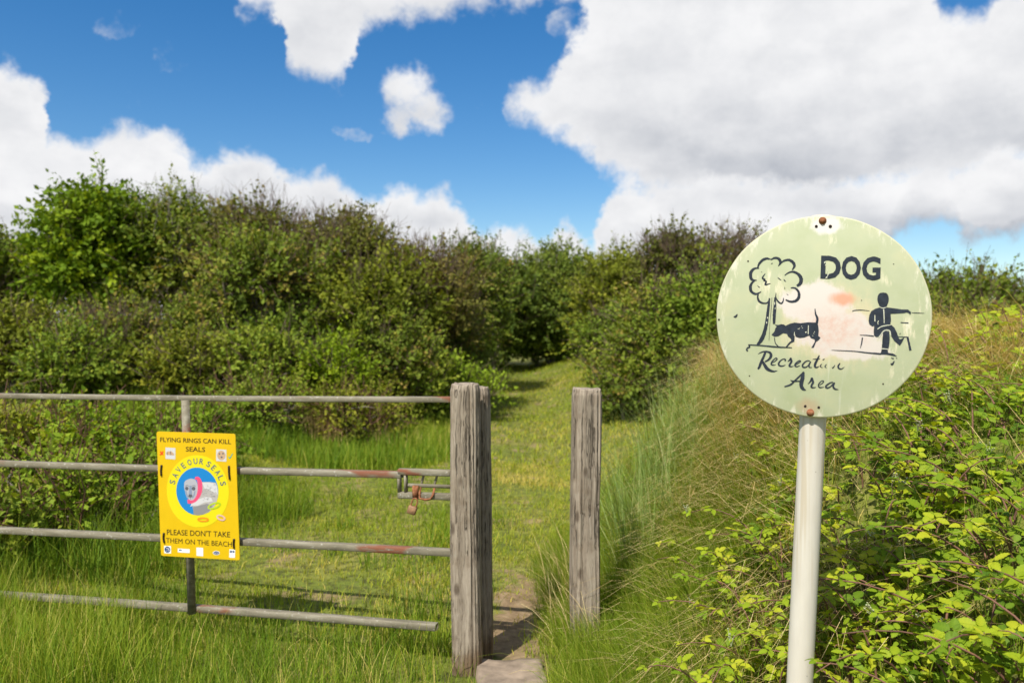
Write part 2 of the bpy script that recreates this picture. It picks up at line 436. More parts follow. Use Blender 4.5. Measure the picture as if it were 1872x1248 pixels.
M['cool'] = foliage_mat('cool_green_leaves', [(0.0, (0.048, 0.078, 0.022)), (0.5, (0.085, 0.122, 0.03)), (1.0, (0.135, 0.165, 0.04))], 0.27, 0.6, 0.08, gain=1.55)
M['yellowish'] = foliage_mat('yellow_green_leaves', [(0.0, (0.078, 0.096, 0.016)), (0.5, (0.130, 0.152, 0.024)), (1.0, (0.20, 0.20, 0.034))], 0.27, 0.6, 0.08, gain=1.45)
M['fern'] = foliage_mat('bracken_green', [(0.0, (0.08, 0.13, 0.015)), (1.0, (0.17, 0.23, 0.03))], 0.27, 0.6, 0.08, gain=1.7)
M['brownish'] = foliage_mat('brown_tinged_leaves', [(0.0, (0.066, 0.078, 0.022)), (0.5, (0.108, 0.118, 0.034)), (1.0, (0.15, 0.12, 0.055))], 0.27, 0.6, 0.08, gain=1.35)
M['bud'] = plain_mat('pale_flower_bud', (0.36, 0.38, 0.22), 0.7, 0.2)


# ------------------------------------------------------------------ mesh helpers
class Geo:
    """Collects triangles and quads (with a per-vertex tint) into one mesh."""
    def __init__(self):
        self.v, self.q, self.t, self.c, self.n = [], [], [], [], 0

    def add(self, v, quads=None, tris=None, tint=0.5):
        v = np.asarray(v, float).reshape(-1, 3)
        if quads is not None and len(quads):
            self.q.append(np.asarray(quads, int).reshape(-1, 4) + self.n)
        if tris is not None and len(tris):
            self.t.append(np.asarray(tris, int).reshape(-1, 3) + self.n)
        self.v.append(v)
        self.c.append(np.broadcast_to(np.asarray(tint, float), (len(v),)).copy())
        self.n += len(v)
        return self

    def mesh(self, name, mat, smooth=False):
        me = bpy.data.meshes.new(name)
        v = np.concatenate(self.v)
        q = np.concatenate(self.q) if self.q else np.zeros((0, 4), int)
        t = np.concatenate(self.t) if self.t else np.zeros((0, 3), int)
        me.vertices.add(len(v))
        me.vertices.foreach_set('co', v.astype(np.float32).ravel())
        loops = np.concatenate([q.ravel(), t.ravel()]).astype(np.int32)
        me.loops.add(len(loops))
        me.loops.foreach_set('vertex_index', loops)
        start = np.concatenate([np.arange(len(q)) * 4, len(q) * 4 + np.arange(len(t)) * 3]).astype(np.int32)
        me.polygons.add(len(start))
        me.polygons.foreach_set('loop_start', start)
        a = me.attributes.new('tint', 'FLOAT', 'POINT')
        a.data.foreach_set('value', np.concatenate(self.c).astype(np.float32))
        if mat:
            me.materials.append(mat)
        me.update(calc_edges=True)
        if smooth:
            me.polygons.foreach_set('use_smooth', np.ones(len(start), bool))
        return me

    def build(self, name, mat, parent=None, smooth=False):
        return link(name, self.mesh(name, mat, smooth), parent)


def link(name, data, parent=None):
    o = bpy.data.objects.new(name, data)
    COL.objects.link(o)
    if parent is not None:
        o.parent = parent
    return o


def tag(o, label=None, cat=None, group=None, kind=None):
    for k, v in (('label', label), ('category', cat), ('group', group), ('kind', kind)):
        if v:
            o[k] = v
    return o


def empty(name, loc=(0, 0, 0)):
    o = bpy.data.objects.new(name, None)
    o.empty_display_size = 0.1
    COL.objects.link(o)
    o.location = loc
    return o


def unit(v):
    v = np.asarray(v, float)
    return v / np.maximum(np.linalg.norm(v, axis=-1, keepdims=True), 1e-9)


def tube(geo, pts, radii, sides=6, tint=0.5, cap=False):
    pts = np.asarray(pts, float)
    n = len(pts)
    radii = np.broadcast_to(np.asarray(radii, float), (n,))
    tan = unit(np.gradient(pts, axis=0))
    ref = np.array([0.31, 0.17, 0.93]) if abs(tan[0][2]) < 0.9 else np.array([0.95, 0.2, 0.1])
    a = unit(np.cross(tan, ref))
    b = np.cross(tan, a)
    ang = np.arange(sides) / sides * 2 * PI
    ring = a[:, None, :] * np.cos(ang)[None, :, None] + b[:, None, :] * np.sin(ang)[None, :, None]
    v = (pts[:, None, :] + ring * radii[:, None, None]).reshape(-1, 3)
    i = np.arange(n - 1)[:, None] * sides
    j = np.arange(sides)[None, :]
    k = (j + 1) % sides
    q = np.stack([i + j, i + k, i + sides + k, i + sides + j], -1).reshape(-1, 4)
    tr = []
    if cap:
        v = np.concatenate([v, pts[:1], pts[-1:]])
        tr = [(n * sides, (s + 1) % sides, s) for s in range(sides)] + [(n * sides + 1, (n - 1) * sides + s, (n - 1) * sides + (s + 1) % sides) for s in range(sides)]
    geo.add(v, q, tr, tint)


def box(geo, lo, hi, tint=0.5, bev=0.0):
    lo, hi = np.array(lo, float), np.array(hi, float)
    if bev <= 0:
        v = [(x, y, z) for x in (lo[0], hi[0]) for y in (lo[1], hi[1]) for z in (lo[2], hi[2])]
        geo.add(v, [(0, 1, 3, 2), (4, 6, 7, 5), (0, 4, 5, 1), (2, 3, 7, 6), (0, 2, 6, 4), (1, 5, 7, 3)], None, tint)
        return
    v, ix = [], {}
    for sx in (0, 1):
        for sy in (0, 1):
            for sz in (0, 1):
                s = (sx, sy, sz)
                for ax in range(3):
                    p = [0, 0, 0]
                    for k in range(3):
                        e = (lo, hi)[s[k]][k]
                        p[k] = e if k == ax else e + (bev if s[k] == 0 else -bev)
                    ix[(s, ax)] = len(v)
                    v.append(p)
    q, t = [], []
    cen = (lo + hi) / 2

    def face(ids):
        pp = [np.array(v[i]) for i in ids]
        nrm = np.cross(pp[1] - pp[0], pp[2] - pp[0])
        if np.dot(nrm, sum(pp) / len(pp) - cen) < 0:
            ids = ids[::-1]
        (q if len(ids) == 4 else t).append(ids)
    for ax in range(3):
        o1, o2 = [k for k in range(3) if k != ax]
        for side in (0, 1):
            ids = []
            for (a, b) in ((0, 0), (1, 0), (1, 1), (0, 1)):
                s = [0, 0, 0]
                s[ax], s[o1], s[o2] = side, a, b
                ids.append(ix[(tuple(s), ax)])
            face(ids)
        for a in (0, 1):
            for b in (0, 1):
                s0, s1 = [0, 0, 0], [0, 0, 0]
                s0[ax], s1[ax] = 0, 1
                s0[o1] = s1[o1] = a
                s0[o2] = s1[o2] = b
                face([ix[(tuple(s0), o1)], ix[(tuple(s1), o1)], ix[(tuple(s1), o2)], ix[(tuple(s0), o2)]])
    for sx in (0, 1):
        for sy in (0, 1):
            for sz in (0, 1):
                face([ix[((sx, sy, sz), a)] for a in range(3)])
    geo.add(v, q, t, tint)


def ss(a, b, x):
    t = np.clip((np.asarray(x, float) - a) / (b - a), 0, 1)
    return t * t * (3 - 2 * t)


def wob(x, y, s=1.0, seed=0.0):
    """Cheap smooth noise for terrain and densities, about -1..1."""
    x = np.asarray(x, float) * s + seed * 1.7
    y = np.asarray(y, float) * s - seed * 2.3
    return (np.sin(1.3 * x + 0.7 * y + 1.1) * np.cos(0.9 * y - 0.4 * x + 0.3) + 0.5 * np.sin(2.9 * x - 1.7 * y + 2.0) * np.cos(2.3 * y + 1.1 * x)
            + 0.25 * np.sin(6.1 * x + 3.3 * y) * np.cos(5.3 * y - 2.7 * x + 1.0)) / 1.4


# ------------------------------------------------------------------ terrain
def H(x, y):
    x, y = np.asarray(x, float), np.asarray(y, float)
    h = 0.52 * ss(7, 24, y)
    h = h + 1.0 * ss(-1.2, -5.5, x) * ss(8.5, 15, y)
    h = h + 0.28 * ss(-1.9, -3.4, x) * ss(5.0, 6.6, y)
    h = h + 0.5 * ss(1.8, 5, x) * ss(8, 13, y)
    w_ = 2.0 - 0.75 * ss(2.5, 4.6, y)
    xe = 0.28 + 0.14 * ss(3.0, 4.2, y)
    bank = (1.2 + 0.16 * ss(1.4, 2.6, x) * ss(3.4, 4.6, y)) * ss(0, 1, (x - xe) / w_) * (1 - 0.75 * ss(6.2, 9.0, y)) * (1 - 0.5 * ss(5.0, 9.0, x)) * ss(-1.5, 1.2, y)
    h = h + bank
    h = h + 0.018 * wob(x, y, 2.1) * ss(0, 1, 1.0) + 0.05 * wob(x, y, 0.5, 3)
    return h


def spaced(lo, hi, a, b, step, grow):
    core = list(np.arange(a, b + 1e-6, step))
    s, p = step, core[-1]
    while p < hi:
        s *= grow
        p += s
        core.append(p)
    s, p = step, core[0]
    left = []
    while p > lo:
        s *= grow
        p -= s
        left.append(p)
    return np.array(left[::-1] + core)


xs = spaced(-500, 500, -6, 6, 0.07, 1.16)
ys = spaced(-300, 900, 1.0, 12, 0.07, 1.16)
gx, gy = np.meshgrid(xs, ys)
gz = H(gx, gy)
nx, ny = len(xs), len(ys)
ii = (np.arange(ny - 1)[:, None] * nx + np.arange(nx - 1)[None, :])
quads = np.stack([ii, ii + 1, ii + nx + 1, ii + nx], -1).reshape(-1, 4)
ground = Geo().add(np.stack([gx, gy, gz], -1), quads).build('ground', M['ground'], smooth=True)
tag(ground, 'trodden turf with bare earth between the gate posts and a bank', kind='structure')


# ------------------------------------------------------------------ foliage primitives
def blades(geo, x, y, z, h, width, lean, tint, heading=None, segs=3, tip_tint=0.0):
    """Grass blades as tapering curved ribbons (all inputs arrays)."""
    n = len(x)
    th = rng.uniform(0, 2 * PI, n) if heading is None else heading
    hd = np.stack([np.cos(th), np.sin(th), np.zeros(n)], -1)
    tw = th + PI / 2 + rng.normal(0, 0.6, n)
    sd = np.stack([np.cos(tw), np.sin(tw), np.zeros(n)], -1)
    base = np.stack([x, y, z], -1)
    ts = np.linspace(0, 1, segs + 1)
    rows = []
    for k, t in enumerate(ts):
        bend = lean * (0.25 * t + 0.75 * t * t)
        c = base + hd * (h * bend)[:, None]
        c[:, 2] += h * np.sqrt(np.maximum(t * t - (bend * 0.85) ** 2, 0.02 * t * t)) * np.where(lean > 0.9, 0.75, 1.0)
        wd = (width * (1 - t) ** 0.7 * 0.5)[:, None]
        rows.append((c - sd * wd, c + sd * wd) if k < segs else (c,))
    vs = np.stack([r for row in rows for r in row], 1)      # n, 2*segs+1, 3
    m = 2 * segs + 1
    b = (np.arange(n) * m)[:, None]
    q = [np.concatenate([b + 2 * k, b + 2 * k + 1, b + 2 * k + 3, b + 2 * k + 2], 1) for k in range(segs - 1)]
    t3 = np.concatenate([b + 2 * segs - 2, b + 2 * segs - 1, b + 2 * segs], 1)
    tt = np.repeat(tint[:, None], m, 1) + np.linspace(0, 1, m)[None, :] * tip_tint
    geo.add(vs.reshape(-1, 3), np.concatenate(q) if q else None, t3, tt.ravel())


def leaves(geo, pos, axis, nrm, length, width, tint, fold=0.18):
    """Simple pointed leaves: two triangles folded on the midrib."""
    n = len(pos)
    axis = unit(axis)
    side = unit(np.cross(nrm, axis))
    up = np.cross(axis, side)
    L = np.broadcast_to(length, (n,))[:, None]
    W = np.broadcast_to(width, (n,))[:, None]
    mid = pos + axis * L * 0.45
    v = np.stack([pos, mid + side * W * 0.5 + up * W * fold, pos + axis * L, mid - side * W * 0.5 + up * W * fold], 1)
    b = (np.arange(n) * 4)[:, None]
    t = np.concatenate([np.concatenate([b, b + 1, b + 2], 1), np.concatenate([b, b + 2, b + 3], 1)])
    geo.add(v.reshape(-1, 3), None, t, np.repeat(np.broadcast_to(tint, (n,)), 4))


def sphere_dirs(n, up=0.0):
    v = rng.normal(size=(n, 3))
    v[:, 2] += up
    return unit(v)


def shoots(geo, stems, centre, radius, n_shoot, n_leaf, leaf, tint0, shoot_len, up=0.5, stem_frac=0.25, stem_r=0.006, bare=0.0, inner=0.25):
    """A clump of leafy shoots growing outward from centre; leaves alternate along each shoot."""
    d = sphere_dirs(n_shoot, up)
    st = centre + d * (np.asarray(radius) * (inner + (1 - inner) * rng.uniform(0, 1, (n_shoot, 1)) ** 0.6)) * np.array([1, 1, 0.8])
    dr = unit(d * 0.8 + np.array([0, 0, up * 0.7]) + rng.normal(0, 0.35, (n_shoot, 3)))
    ln = shoot_len * rng.uniform(0.5, 1.3, n_shoot)
    t = (np.arange(n_leaf) + rng.uniform(0, 1, (n_shoot, n_leaf))) / n_leaf
    t = bare + (1 - bare) * t
    pos = st[:, None, :] + dr[:, None, :] * (ln[:, None] * t)[:, :, None] + rng.normal(0, leaf * 0.35, (n_shoot, n_leaf, 3))
    pos[:, :, 2] -= 0.12 * ln[:, None] * t * t
    pos = pos.reshape(-1, 3)
    N = len(pos)
    ax = unit(np.repeat(dr, n_leaf, 0) * 0.7 + rng.normal(0, 0.75, (N, 3)))
    nr = unit(rng.normal(0, 0.42, (N, 3)) + 0.75 * np.repeat(d, n_leaf, 0) + np.array([-0.1, -0.2, 0.55]))
    sc = rng.uniform(0.45, 1.4, N)
    tint = np.clip(tint0 + np.repeat(rng.normal(0, 0.10, n_shoot), n_leaf) + rng.normal(0, 0.13, N), 0, 1)
    leaves(geo, pos, ax, nr, leaf * sc, leaf * 0.62 * sc, tint)
    if stems is not None:
        k = int(n_shoot * stem_frac)
        for i in range(k):
            a, b = st[i] - dr[i] * 0.1, st[i] + dr[i] * ln[i] * (1.0 + 0.3 * bare)
            tube(stems, [a, (a + b) / 2 + rng.normal(0, 0.015, 3), b], [stem_r, stem_r * 0.7, stem_r * 0.3], 3)


def woody(name, label, cat, px0, px1, ptop, d, mat, pbot=None, leaf=0.075, clumps=34, n_shoot=23, n_leaf=14, twigs=0, tint=0.5, depth=None,
          trunk_r=0.07, spread=1.0, clump_r=0.42, shoot_len=0.42, group=None, twig_len=0.6, stems=2, twigmat='twig', up=0.5, seed_shape=0):
    """A tree or shrub that fills the outline measured in the photograph, at its own depth d."""
    cx_ = ((px0 + px1) / 2 - CX) / F * d
    rx = (px1 - px0) / 2 / F * d * spread
    ry = depth or max(0.7, rx * 0.9)
    gz0 = float(H(cx_, d))
    ztop = EYE - (ptop - HY) / F * d - 0.8 * shoot_len
    zbot = gz0 + 0.12 if pbot is None else EYE - (pbot - HY) / F * d
    zbot = max(zbot, gz0 + 0.05)
    cz, rz = (ztop + zbot) / 2, (ztop - zbot) / 2
    root = empty(name, (cx_, d, gz0))
    O = np.array([cx_, d, gz0])
    lv, wd, tg = Geo(), Geo(), Geo()
    trunk_tops = []
    for s in range(stems):
        a = rng.uniform(0, 2 * PI)
        b0 = np.array([math.cos(a) * 0.12 * s, math.sin(a) * 0.12 * s, -0.1])
        hgt = (cz - gz0) + rz * 0.2
        lean = np.array([math.cos(a) * rx * 0.35, math.sin(a) * ry * 0.3, 0]) * (s > 0)
        tt = np.linspace(0, 1, 7)[:, None]
        pts = b0 + np.array([0, 0, hgt + 0.1]) * tt + lean * tt ** 1.5 + np.concatenate([np.zeros((1, 3)), rng.normal(0, 0.05, (6, 3))]) * np.array([1, 1, 0.3])
        tube(wd, pts, np.linspace(trunk_r, trunk_r * 0.35, 7), 7)
        trunk_tops.append(pts)
    # clumps sit towards the skin of the crown
    dirs = sphere_dirs(clumps, 0.15)
    rad = rng.uniform(0.45, 1.0, clumps) ** 0.5
    zc = dirs[:, 2] * rad
    # crown is fuller low down on shrubs: square it off
    cr = np.minimum(clump_r, 0.6 * min(rx, rz) + 0.1)
    cpos = np.stack([dirs[:, 0] * rad * np.maximum(rx - cr * 0.8, 0.1), dirs[:, 1] * rad * np.maximum(ry - cr * 0.8, 0.1), cz - gz0 + zc * np.maximum(rz - cr * 0.9, 0.1)], -1)
    cpos += rng.normal(0, 0.12, cpos.shape)
    for c in cpos:
        g0 = float(H(cx_ + c[0], d + c[1])) - gz0
        c[2] = max(c[2], g0 + 0.15)
        tp = trunk_tops[rng.integers(len(trunk_tops))]
        k = rng.integers(2, 7)
        a = tp[k]
        mid = (a + c) / 2 + rng.normal(0, 0.12, 3) - np.array([0, 0, 0.08])
        tube(wd, [a, (a * 2 + mid) / 3 + rng.normal(0, 0.03, 3), mid, (mid + c) / 2 + rng.normal(0, 0.05, 3), c], np.linspace(trunk_r * 0.4, 0.008, 5), 5)
        r = cr * rng.uniform(0.7, 1.25)
        shoots(lv, tg, c, r, n_shoot, n_leaf, leaf, tint + rng.normal(0, 0.2), shoot_len, up=up, stem_frac=0.4, stem_r=0.0075)
    for _ in range(13):
        dd = sphere_dirs(1, 0.9)[0]
        c = np.array([dd[0] * (rx - cr), dd[1] * (ry - cr), cz - gz0 + dd[2] * (rz - cr * 0.9)])
        shoots(lv, tg, c, cr * 0.7, 3, int(n_leaf * 1.4), leaf * 0.9, tint + rng.normal(0, 0.15), shoot_len * 1.7, up=1.0, stem_frac=1.0)
    for _ in range(max(twigs, 22)):
        dd = sphere_dirs(1, 1.4)[0]
        dd[2] = abs(dd[2])
        a = np.array([dd[0] * (rx - 0.15), dd[1] * (ry - 0.1), cz - gz0 + dd[2] * (rz - 0.3)])
        gro = unit(np.array([dd[0] * 0.35, dd[1] * 0.35, 1.0]) + rng.normal(0, 0.28, 3))
        ln = twig_len * rng.uniform(0.5, 1.2)
        b = a + gro * ln
        mid = (a + b) / 2 + rng.normal(0, 0.04, 3)
        r0 = rng.uniform(0.004, 0.008)
        tube(tg, [a, mid, b], [r0, r0 * 0.75, r0 * 0.35], 3)
        for _k in range(3):
            s0 = a + (b - a) * rng.uniform(0.25, 0.85)
            e0 = s0 + unit(gro + rng.normal(0, 0.5, 3)) * ln * rng.uniform(0.2, 0.45)
            tube(tg, [s0, e0], [r0 * 0.6, r0 * 0.3], 3)
    wd.build('trunk', M['bark'], root, smooth=True)
    if tg.n:
        tg.build('twigs', M[twigmat], root)['kind'] = 'stuff'
    lv.build('crown', M[mat], root)
    return tag(root, label, cat, group)


# ------------------------------------------------------------------ trees and thicket behind the gate
T = woody
T('tree', 'olive tree cut by the left edge of the photo', 'tree', -130, 85, 388, 16.5, 'olive', 660, clumps=44, twigs=30)
T('tree', 'tall bright green leafy tree left on the skyline', 'tree', 62, 300, 306, 15.0, 'bright', 600, leaf=0.11, clumps=64, n_shoot=24, n_leaf=15, clump_r=0.5, shoot_len=0.5, spread=1.0, trunk_r=0.1)
T('tree', 'dull olive thorn tree right beside the bright green tree', 'tree', 225, 450, 320, 15.3, 'olive', 640, clumps=60, twigs=60, spread=1.15, twigmat='bark', trunk_r=0.06)
T('tree', 'brown tinged twiggy tree on the highest part of skyline', 'tree', 370, 590, 338, 14.6, 'brownish', 640, clumps=56, twigs=170, n_leaf=13, spread=1.15, tint=0.5)
T('tree', 'twiggy thorn tree where the skyline slopes down', 'tree', 530, 735, 360, 14.2, 'brownish', 640, clumps=52, twigs=190, n_leaf=13, spread=1.12, tint=0.55)
T('tree', 'grey brown half bare tree left of the path end', 'tree', 670, 880, 420, 14.0, 'brownish', 680, clumps=46, twigs=220, n_leaf=11, spread=1.1, tint=0.75)
T('tree', 'olive tree where the skyline drops to the path end', 'tree', 780, 930, 418, 17.0, 'olive', 670, clumps=40, twigs=60, spread=1.1)
T('tree', 'pale stemmed thorn tree with trunk showing in mid thicket', 'tree', 370, 600, 420, 12.6, 'olive', 570, clumps=34, trunk_r=0.07, stems=3, spread=1.08, tint=0.6)
T('tree', 'yellow green thorn tree below the twiggy slope', 'tree', 570, 790, 445, 12.8, 'yellowish', 650, clumps=44, spread=1.08, tint=0.35)
T('tree', 'green tree at the left of the dark path end', 'tree', 820, 975, 424, 22.0, 'cool', 660, clumps=54, leaf=0.09, clump_r=0.6, shoot_len=0.5, spread=1.18)
T('tree', 'rounded fresh green tree straight above the path end', 'tree', 930, 1095, 424, 23.0, 'cool', 650, clumps=56, leaf=0.10, clump_r=0.62, shoot_len=0.52, spread=1.18, tint=0.65)
T('tree', 'yellow olive tree at the right of the path end', 'tree', 1050, 1205, 424, 19.5, 'yellowish', 670, clumps=54, leaf=0.085, clump_r=0.5, shoot_len=0.48, spread=1.15, twigs=25)
T('tree', 'open twiggy tree with sky gaps left of round sign', 'tree', 1165, 1275, 402, 15.0, 'brownish', 560, clumps=20, n_shoot=20, n_leaf=11, twigs=190, spread=1.1, twig_len=0.55, tint=0.35)
T('tree', 'half bare twiggy tree partly behind the round sign', 'tree', 1250, 1430, 402, 15.5, 'brownish', 600, clumps=30, n_shoot=20, n_leaf=10, twigs=250, spread=1.1, twig_len=0.6)
T('tree', 'dark tree wholly right of the sign on skyline', 'tree', 1680, 1850, 470, 13.5, 'olive', 660, clumps=34, twigs=90, spread=1.1)
T('tree', 'low twiggy tree at the right edge of photo', 'tree', 1790, 1990, 482, 14.5, 'brownish', 680, clumps=34, twigs=120, spread=1.05)
T('tree', 'dark green tree seen low beneath the round sign rim', 'tree', 1400, 1720, 520, 14.0, 'mid', 680, clumps=44, twigs=60)
# the same thicket goes on farther back
for k, (a, b, tp, d, mt) in enumerate([(-90, 180, 420, 19, 'mid'), (130, 420, 400, 18.5, 'olive'), (360, 640, 410, 18, 'olive'), (600, 900, 455, 19, 'mid'), (760, 1000, 470, 27, 'mid'), (960, 1230, 470, 28, 'olive'), (1160, 1420, 500, 19, 'mid')]):
    T('tree', ['green tree deep behind the left edge trees', 'olive tree hidden mostly behind the bright green tree', 'olive tree deep behind the twiggy skyline trees', 'green tree deep behind the half bare tree', 'far green tree closing the path on its left', 'far olive tree closing the path on its right', 'green tree seen through gaps of twiggy trees'][k],
      'tree', a, b, tp, d, mt, clumps=38, leaf=0.14, n_shoot=16, n_leaf=11, clump_r=0.65, shoot_len=0.6)

# front shrubs
S = lambda *a, **k: woody('shrub', *a, **{**dict(stems=3, trunk_r=0.03, leaf=0.06, clump_r=0.3, shoot_len=0.36), **k})
S('yellow green shrub at left edge above top rail', 'shrub', -70, 110, 540, 11.2, 'yellowish', None, clumps=42, tint=0.5)
S('fresh green shrub with brown stems left of sign board', 'shrub', 70, 215, 590, 10.8, 'mid', None, clumps=34, twigs=50, tint=0.65)
S('bushy shrub with bare brown twigs in the front thicket', 'shrub', 140, 300, 545, 11.6, 'olive', None, clumps=40, twigs=120, tint=0.7)
S('yellow green shrub just above the yellow board', 'shrub', 270, 430, 610, 11.0, 'yellowish', None, clumps=34, tint=0.5)
S('tall olive shrub rising behind the yellow green one', 'shrub', 300, 440, 520, 12.3, 'olive', None, clumps=40, tint=0.5)
S('green rounded shrub in the middle of front thicket', 'shrub', 400, 560, 600, 11.4, 'mid', None, clumps=38, tint=0.75)
S('dark green shrub in the hollow below the pale stems', 'shrub', 450, 620, 545, 12.4, 'mid', None, clumps=40, tint=0.4)
S('bright leafy shrub over the gate latch end', 'shrub', 535, 680, 615, 11.6, 'bright', None, clumps=34, tint=0.75)
S('olive shrub leaning toward the path edge', 'shrub', 630, 790, 555, 12.2, 'olive', None, clumps=42, tint=0.6)
S('yellow green low shrub close to the path', 'shrub', 680, 810, 625, 12.4, 'mid', None, clumps=30, tint=0.8)
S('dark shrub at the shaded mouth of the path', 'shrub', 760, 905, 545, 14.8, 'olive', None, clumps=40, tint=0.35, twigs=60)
S('low spreading shrub beside the far path', 'shrub', 760, 905, 662, 13.4, 'fern', None, clumps=28, tint=0.6, depth=0.9, up=0.8)
S('tall green shrub right of the path near bank', 'shrub', 1125, 1270, 490, 11.5, 'olive', None, clumps=52, tint=0.6)
S('low leafy shrub at the foot of the right path edge', 'shrub', 1085, 1230, 640, 11.8, 'olive', None, clumps=34, tint=0.55, depth=0.9)
S('dense dark shrub just left of round sign', 'shrub', 1200, 1400, 465, 10.8, 'mid', None, clumps=58, tint=0.45)
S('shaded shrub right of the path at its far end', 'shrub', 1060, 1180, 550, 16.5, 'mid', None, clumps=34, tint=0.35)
S('bush with shade painted into its leaves at the path end, left half', 'shrub', 850, 985, 540, 25.0, 'mid', None, clumps=40, tint=0.2, leaf=0.1, clump_r=0.5)  # low tint on these three bushes: shade under the far trees as leaf colour
S('bush with shade painted into its leaves at the path end, right half', 'shrub', 950, 1110, 530, 26.0, 'mid', None, clumps=44, tint=0.2, leaf=0.1, clump_r=0.5)
S('low bush with shade painted into its leaves closing the far path end', 'shrub', 870, 1090, 575, 23.5, 'mid', None, clumps=46, tint=0.25, leaf=0.1, clump_r=0.4, depth=1.2)
S('olive bush low behind the bank right of sign', 'shrub', 1660, 1800, 520, 9.5, 'olive', None, clumps=30, tint=0.5)
S('brown twiggy bush at the right edge behind bank', 'shrub', 1770, 1950, 545, 9.0, 'brownish', None, clumps=26, twigs=80)

# ------------------------------------------------------------------ posts
def wooden_post(name, label, centre, w, dep, z0, z1, tilt=(0, 0), yaw=0.0, seed=0, group=None):
    """Old squared timber: rounded corners, drying cracks, an uneven sawn top."""
    r = np.random.default_rng(seed)
    na, nh = 120, 170
    ang = np.linspace(0, 2 * PI, na, endpoint=False)
    ex = 5.0
    ca, sa = np.cos(ang), np.sin(ang)
    px_ = np.sign(ca) * np.abs(ca) ** (2 / ex) * w / 2
    py_ = np.sign(sa) * np.abs(sa) ** (2 / ex) * dep / 2
    zz = np.linspace(z0, z1, nh)
    A, Z = np.meshgrid(ang, zz)
    off = np.zeros_like(A)
    for _ in range(36):                                # cracks along the grain
        a0, wd = r.uniform(0, 2 * PI), r.uniform(0.018, 0.055)
        za, zb = sorted(r.uniform(z0, z1, 2))
        if r.uniform() < 0.4:
            zb = z1 + 0.1
        drift = 0.05 * np.sin(Z * r.uniform(2, 7) + r.uniform(0, 6))
        dd = np.angle(np.exp(1j * (A - a0 - drift)))
        off -= r.uniform(0.003, 0.013) * np.exp(-(dd / wd) ** 2) * ss(za - 0.02, za + 0.15, Z) * (1 - ss(zb - 0.15, zb + 0.02, Z))
    for k in range(1, 14):
        off += r.uniform(0.0002, 0.0018) * np.sin(A * k * 1.0 * (1 + (k > 6)) + r.uniform(0, 6) + 1.5 * np.sin(Z * r.uniform(1, 5) + r.uniform(0, 6)))
    off += 0.004 * np.sin(Z * 4 + r.uniform(0, 6)) * np.cos(A + r.uniform(0, 6))
    off -= 0.006 * ss(z1 - 0.03, z1, Z)
    R = np.hypot(px_, py_)[None, :]
    s = 1 + off / R
    X, Y = px_[None, :] * s, py_[None, :] * s
    Zt = Z + (Z > z1 - 0.012) * (0.006 * np.sin(A * 2 + seed) + 0.003 * np.sin(A * 7 + seed) + 0.002 * np.sin(A * 15))
    v = np.stack([X, Y, Zt], -1).reshape(-1, 3)
    i = (np.arange(nh - 1)[:, None] * na)
    j = np.arange(na)[None, :]
    k2 = (j + 1) % na
    q = np.stack([i + j, i + k2, i + na + k2, i + na + j], -1).reshape(-1, 4)
    g = Geo()
    # top: two inner rings and a centre
    top0 = (nh - 1) * na
    rings = [v]
    for f, dz in ((0.94, 0.004), (0.6, 0.003), (0.3, 0.0)):
        rr = v[top0:top0 + na].copy()
        rr[:, :2] *= f
        rr[:, 2] = z1 + dz + 0.003 * np.sin(ang * 3 + seed)
        rings.append(rr)
    allv = np.concatenate(rings + [np.array([[0, 0, z1]])])
    qs = [q]
    a = top0
    for m_ in range(3):
        b = nh * na + m_ * na
        qs.append(np.stack([a + j[0], a + k2[0], b + k2[0], b + j[0]], -1))
        a = b
    c = len(allv) - 1
    tr = np.stack([a + j[0], a + k2[0], np.full(na, c)], -1)
    g.add(allv, np.concatenate(qs), tr)
    o = g.build(name, M['post'], smooth=True)
    o.location = centre
    o.rotation_euler = (tilt[0], tilt[1], yaw)
    return tag(o, label, 'post', group)


wooden_post('gate_post', 'square grey wooden gate post where the latch ends, in front', (-0.209, 3.86, 0.0), 0.134, 0.13, -0.3, 1.312, tilt=(0, -0.009), yaw=math.radians(-6), seed=3)
wooden_post('gate_post', 'cracked dark sided wooden post standing behind the latch post', (-0.158, 4.03, 0.0), 0.124, 0.12, -0.3, 1.285, tilt=(0, -0.012), yaw=math.radians(-3), seed=9)
wooden_post('gate_post', 'lone rough wooden post at the foot of grassy bank', (0.366, 4.12, 0.0), 0.138, 0.13, -0.3, 1.272, tilt=(0, 0.004), yaw=math.radians(8), seed=21)

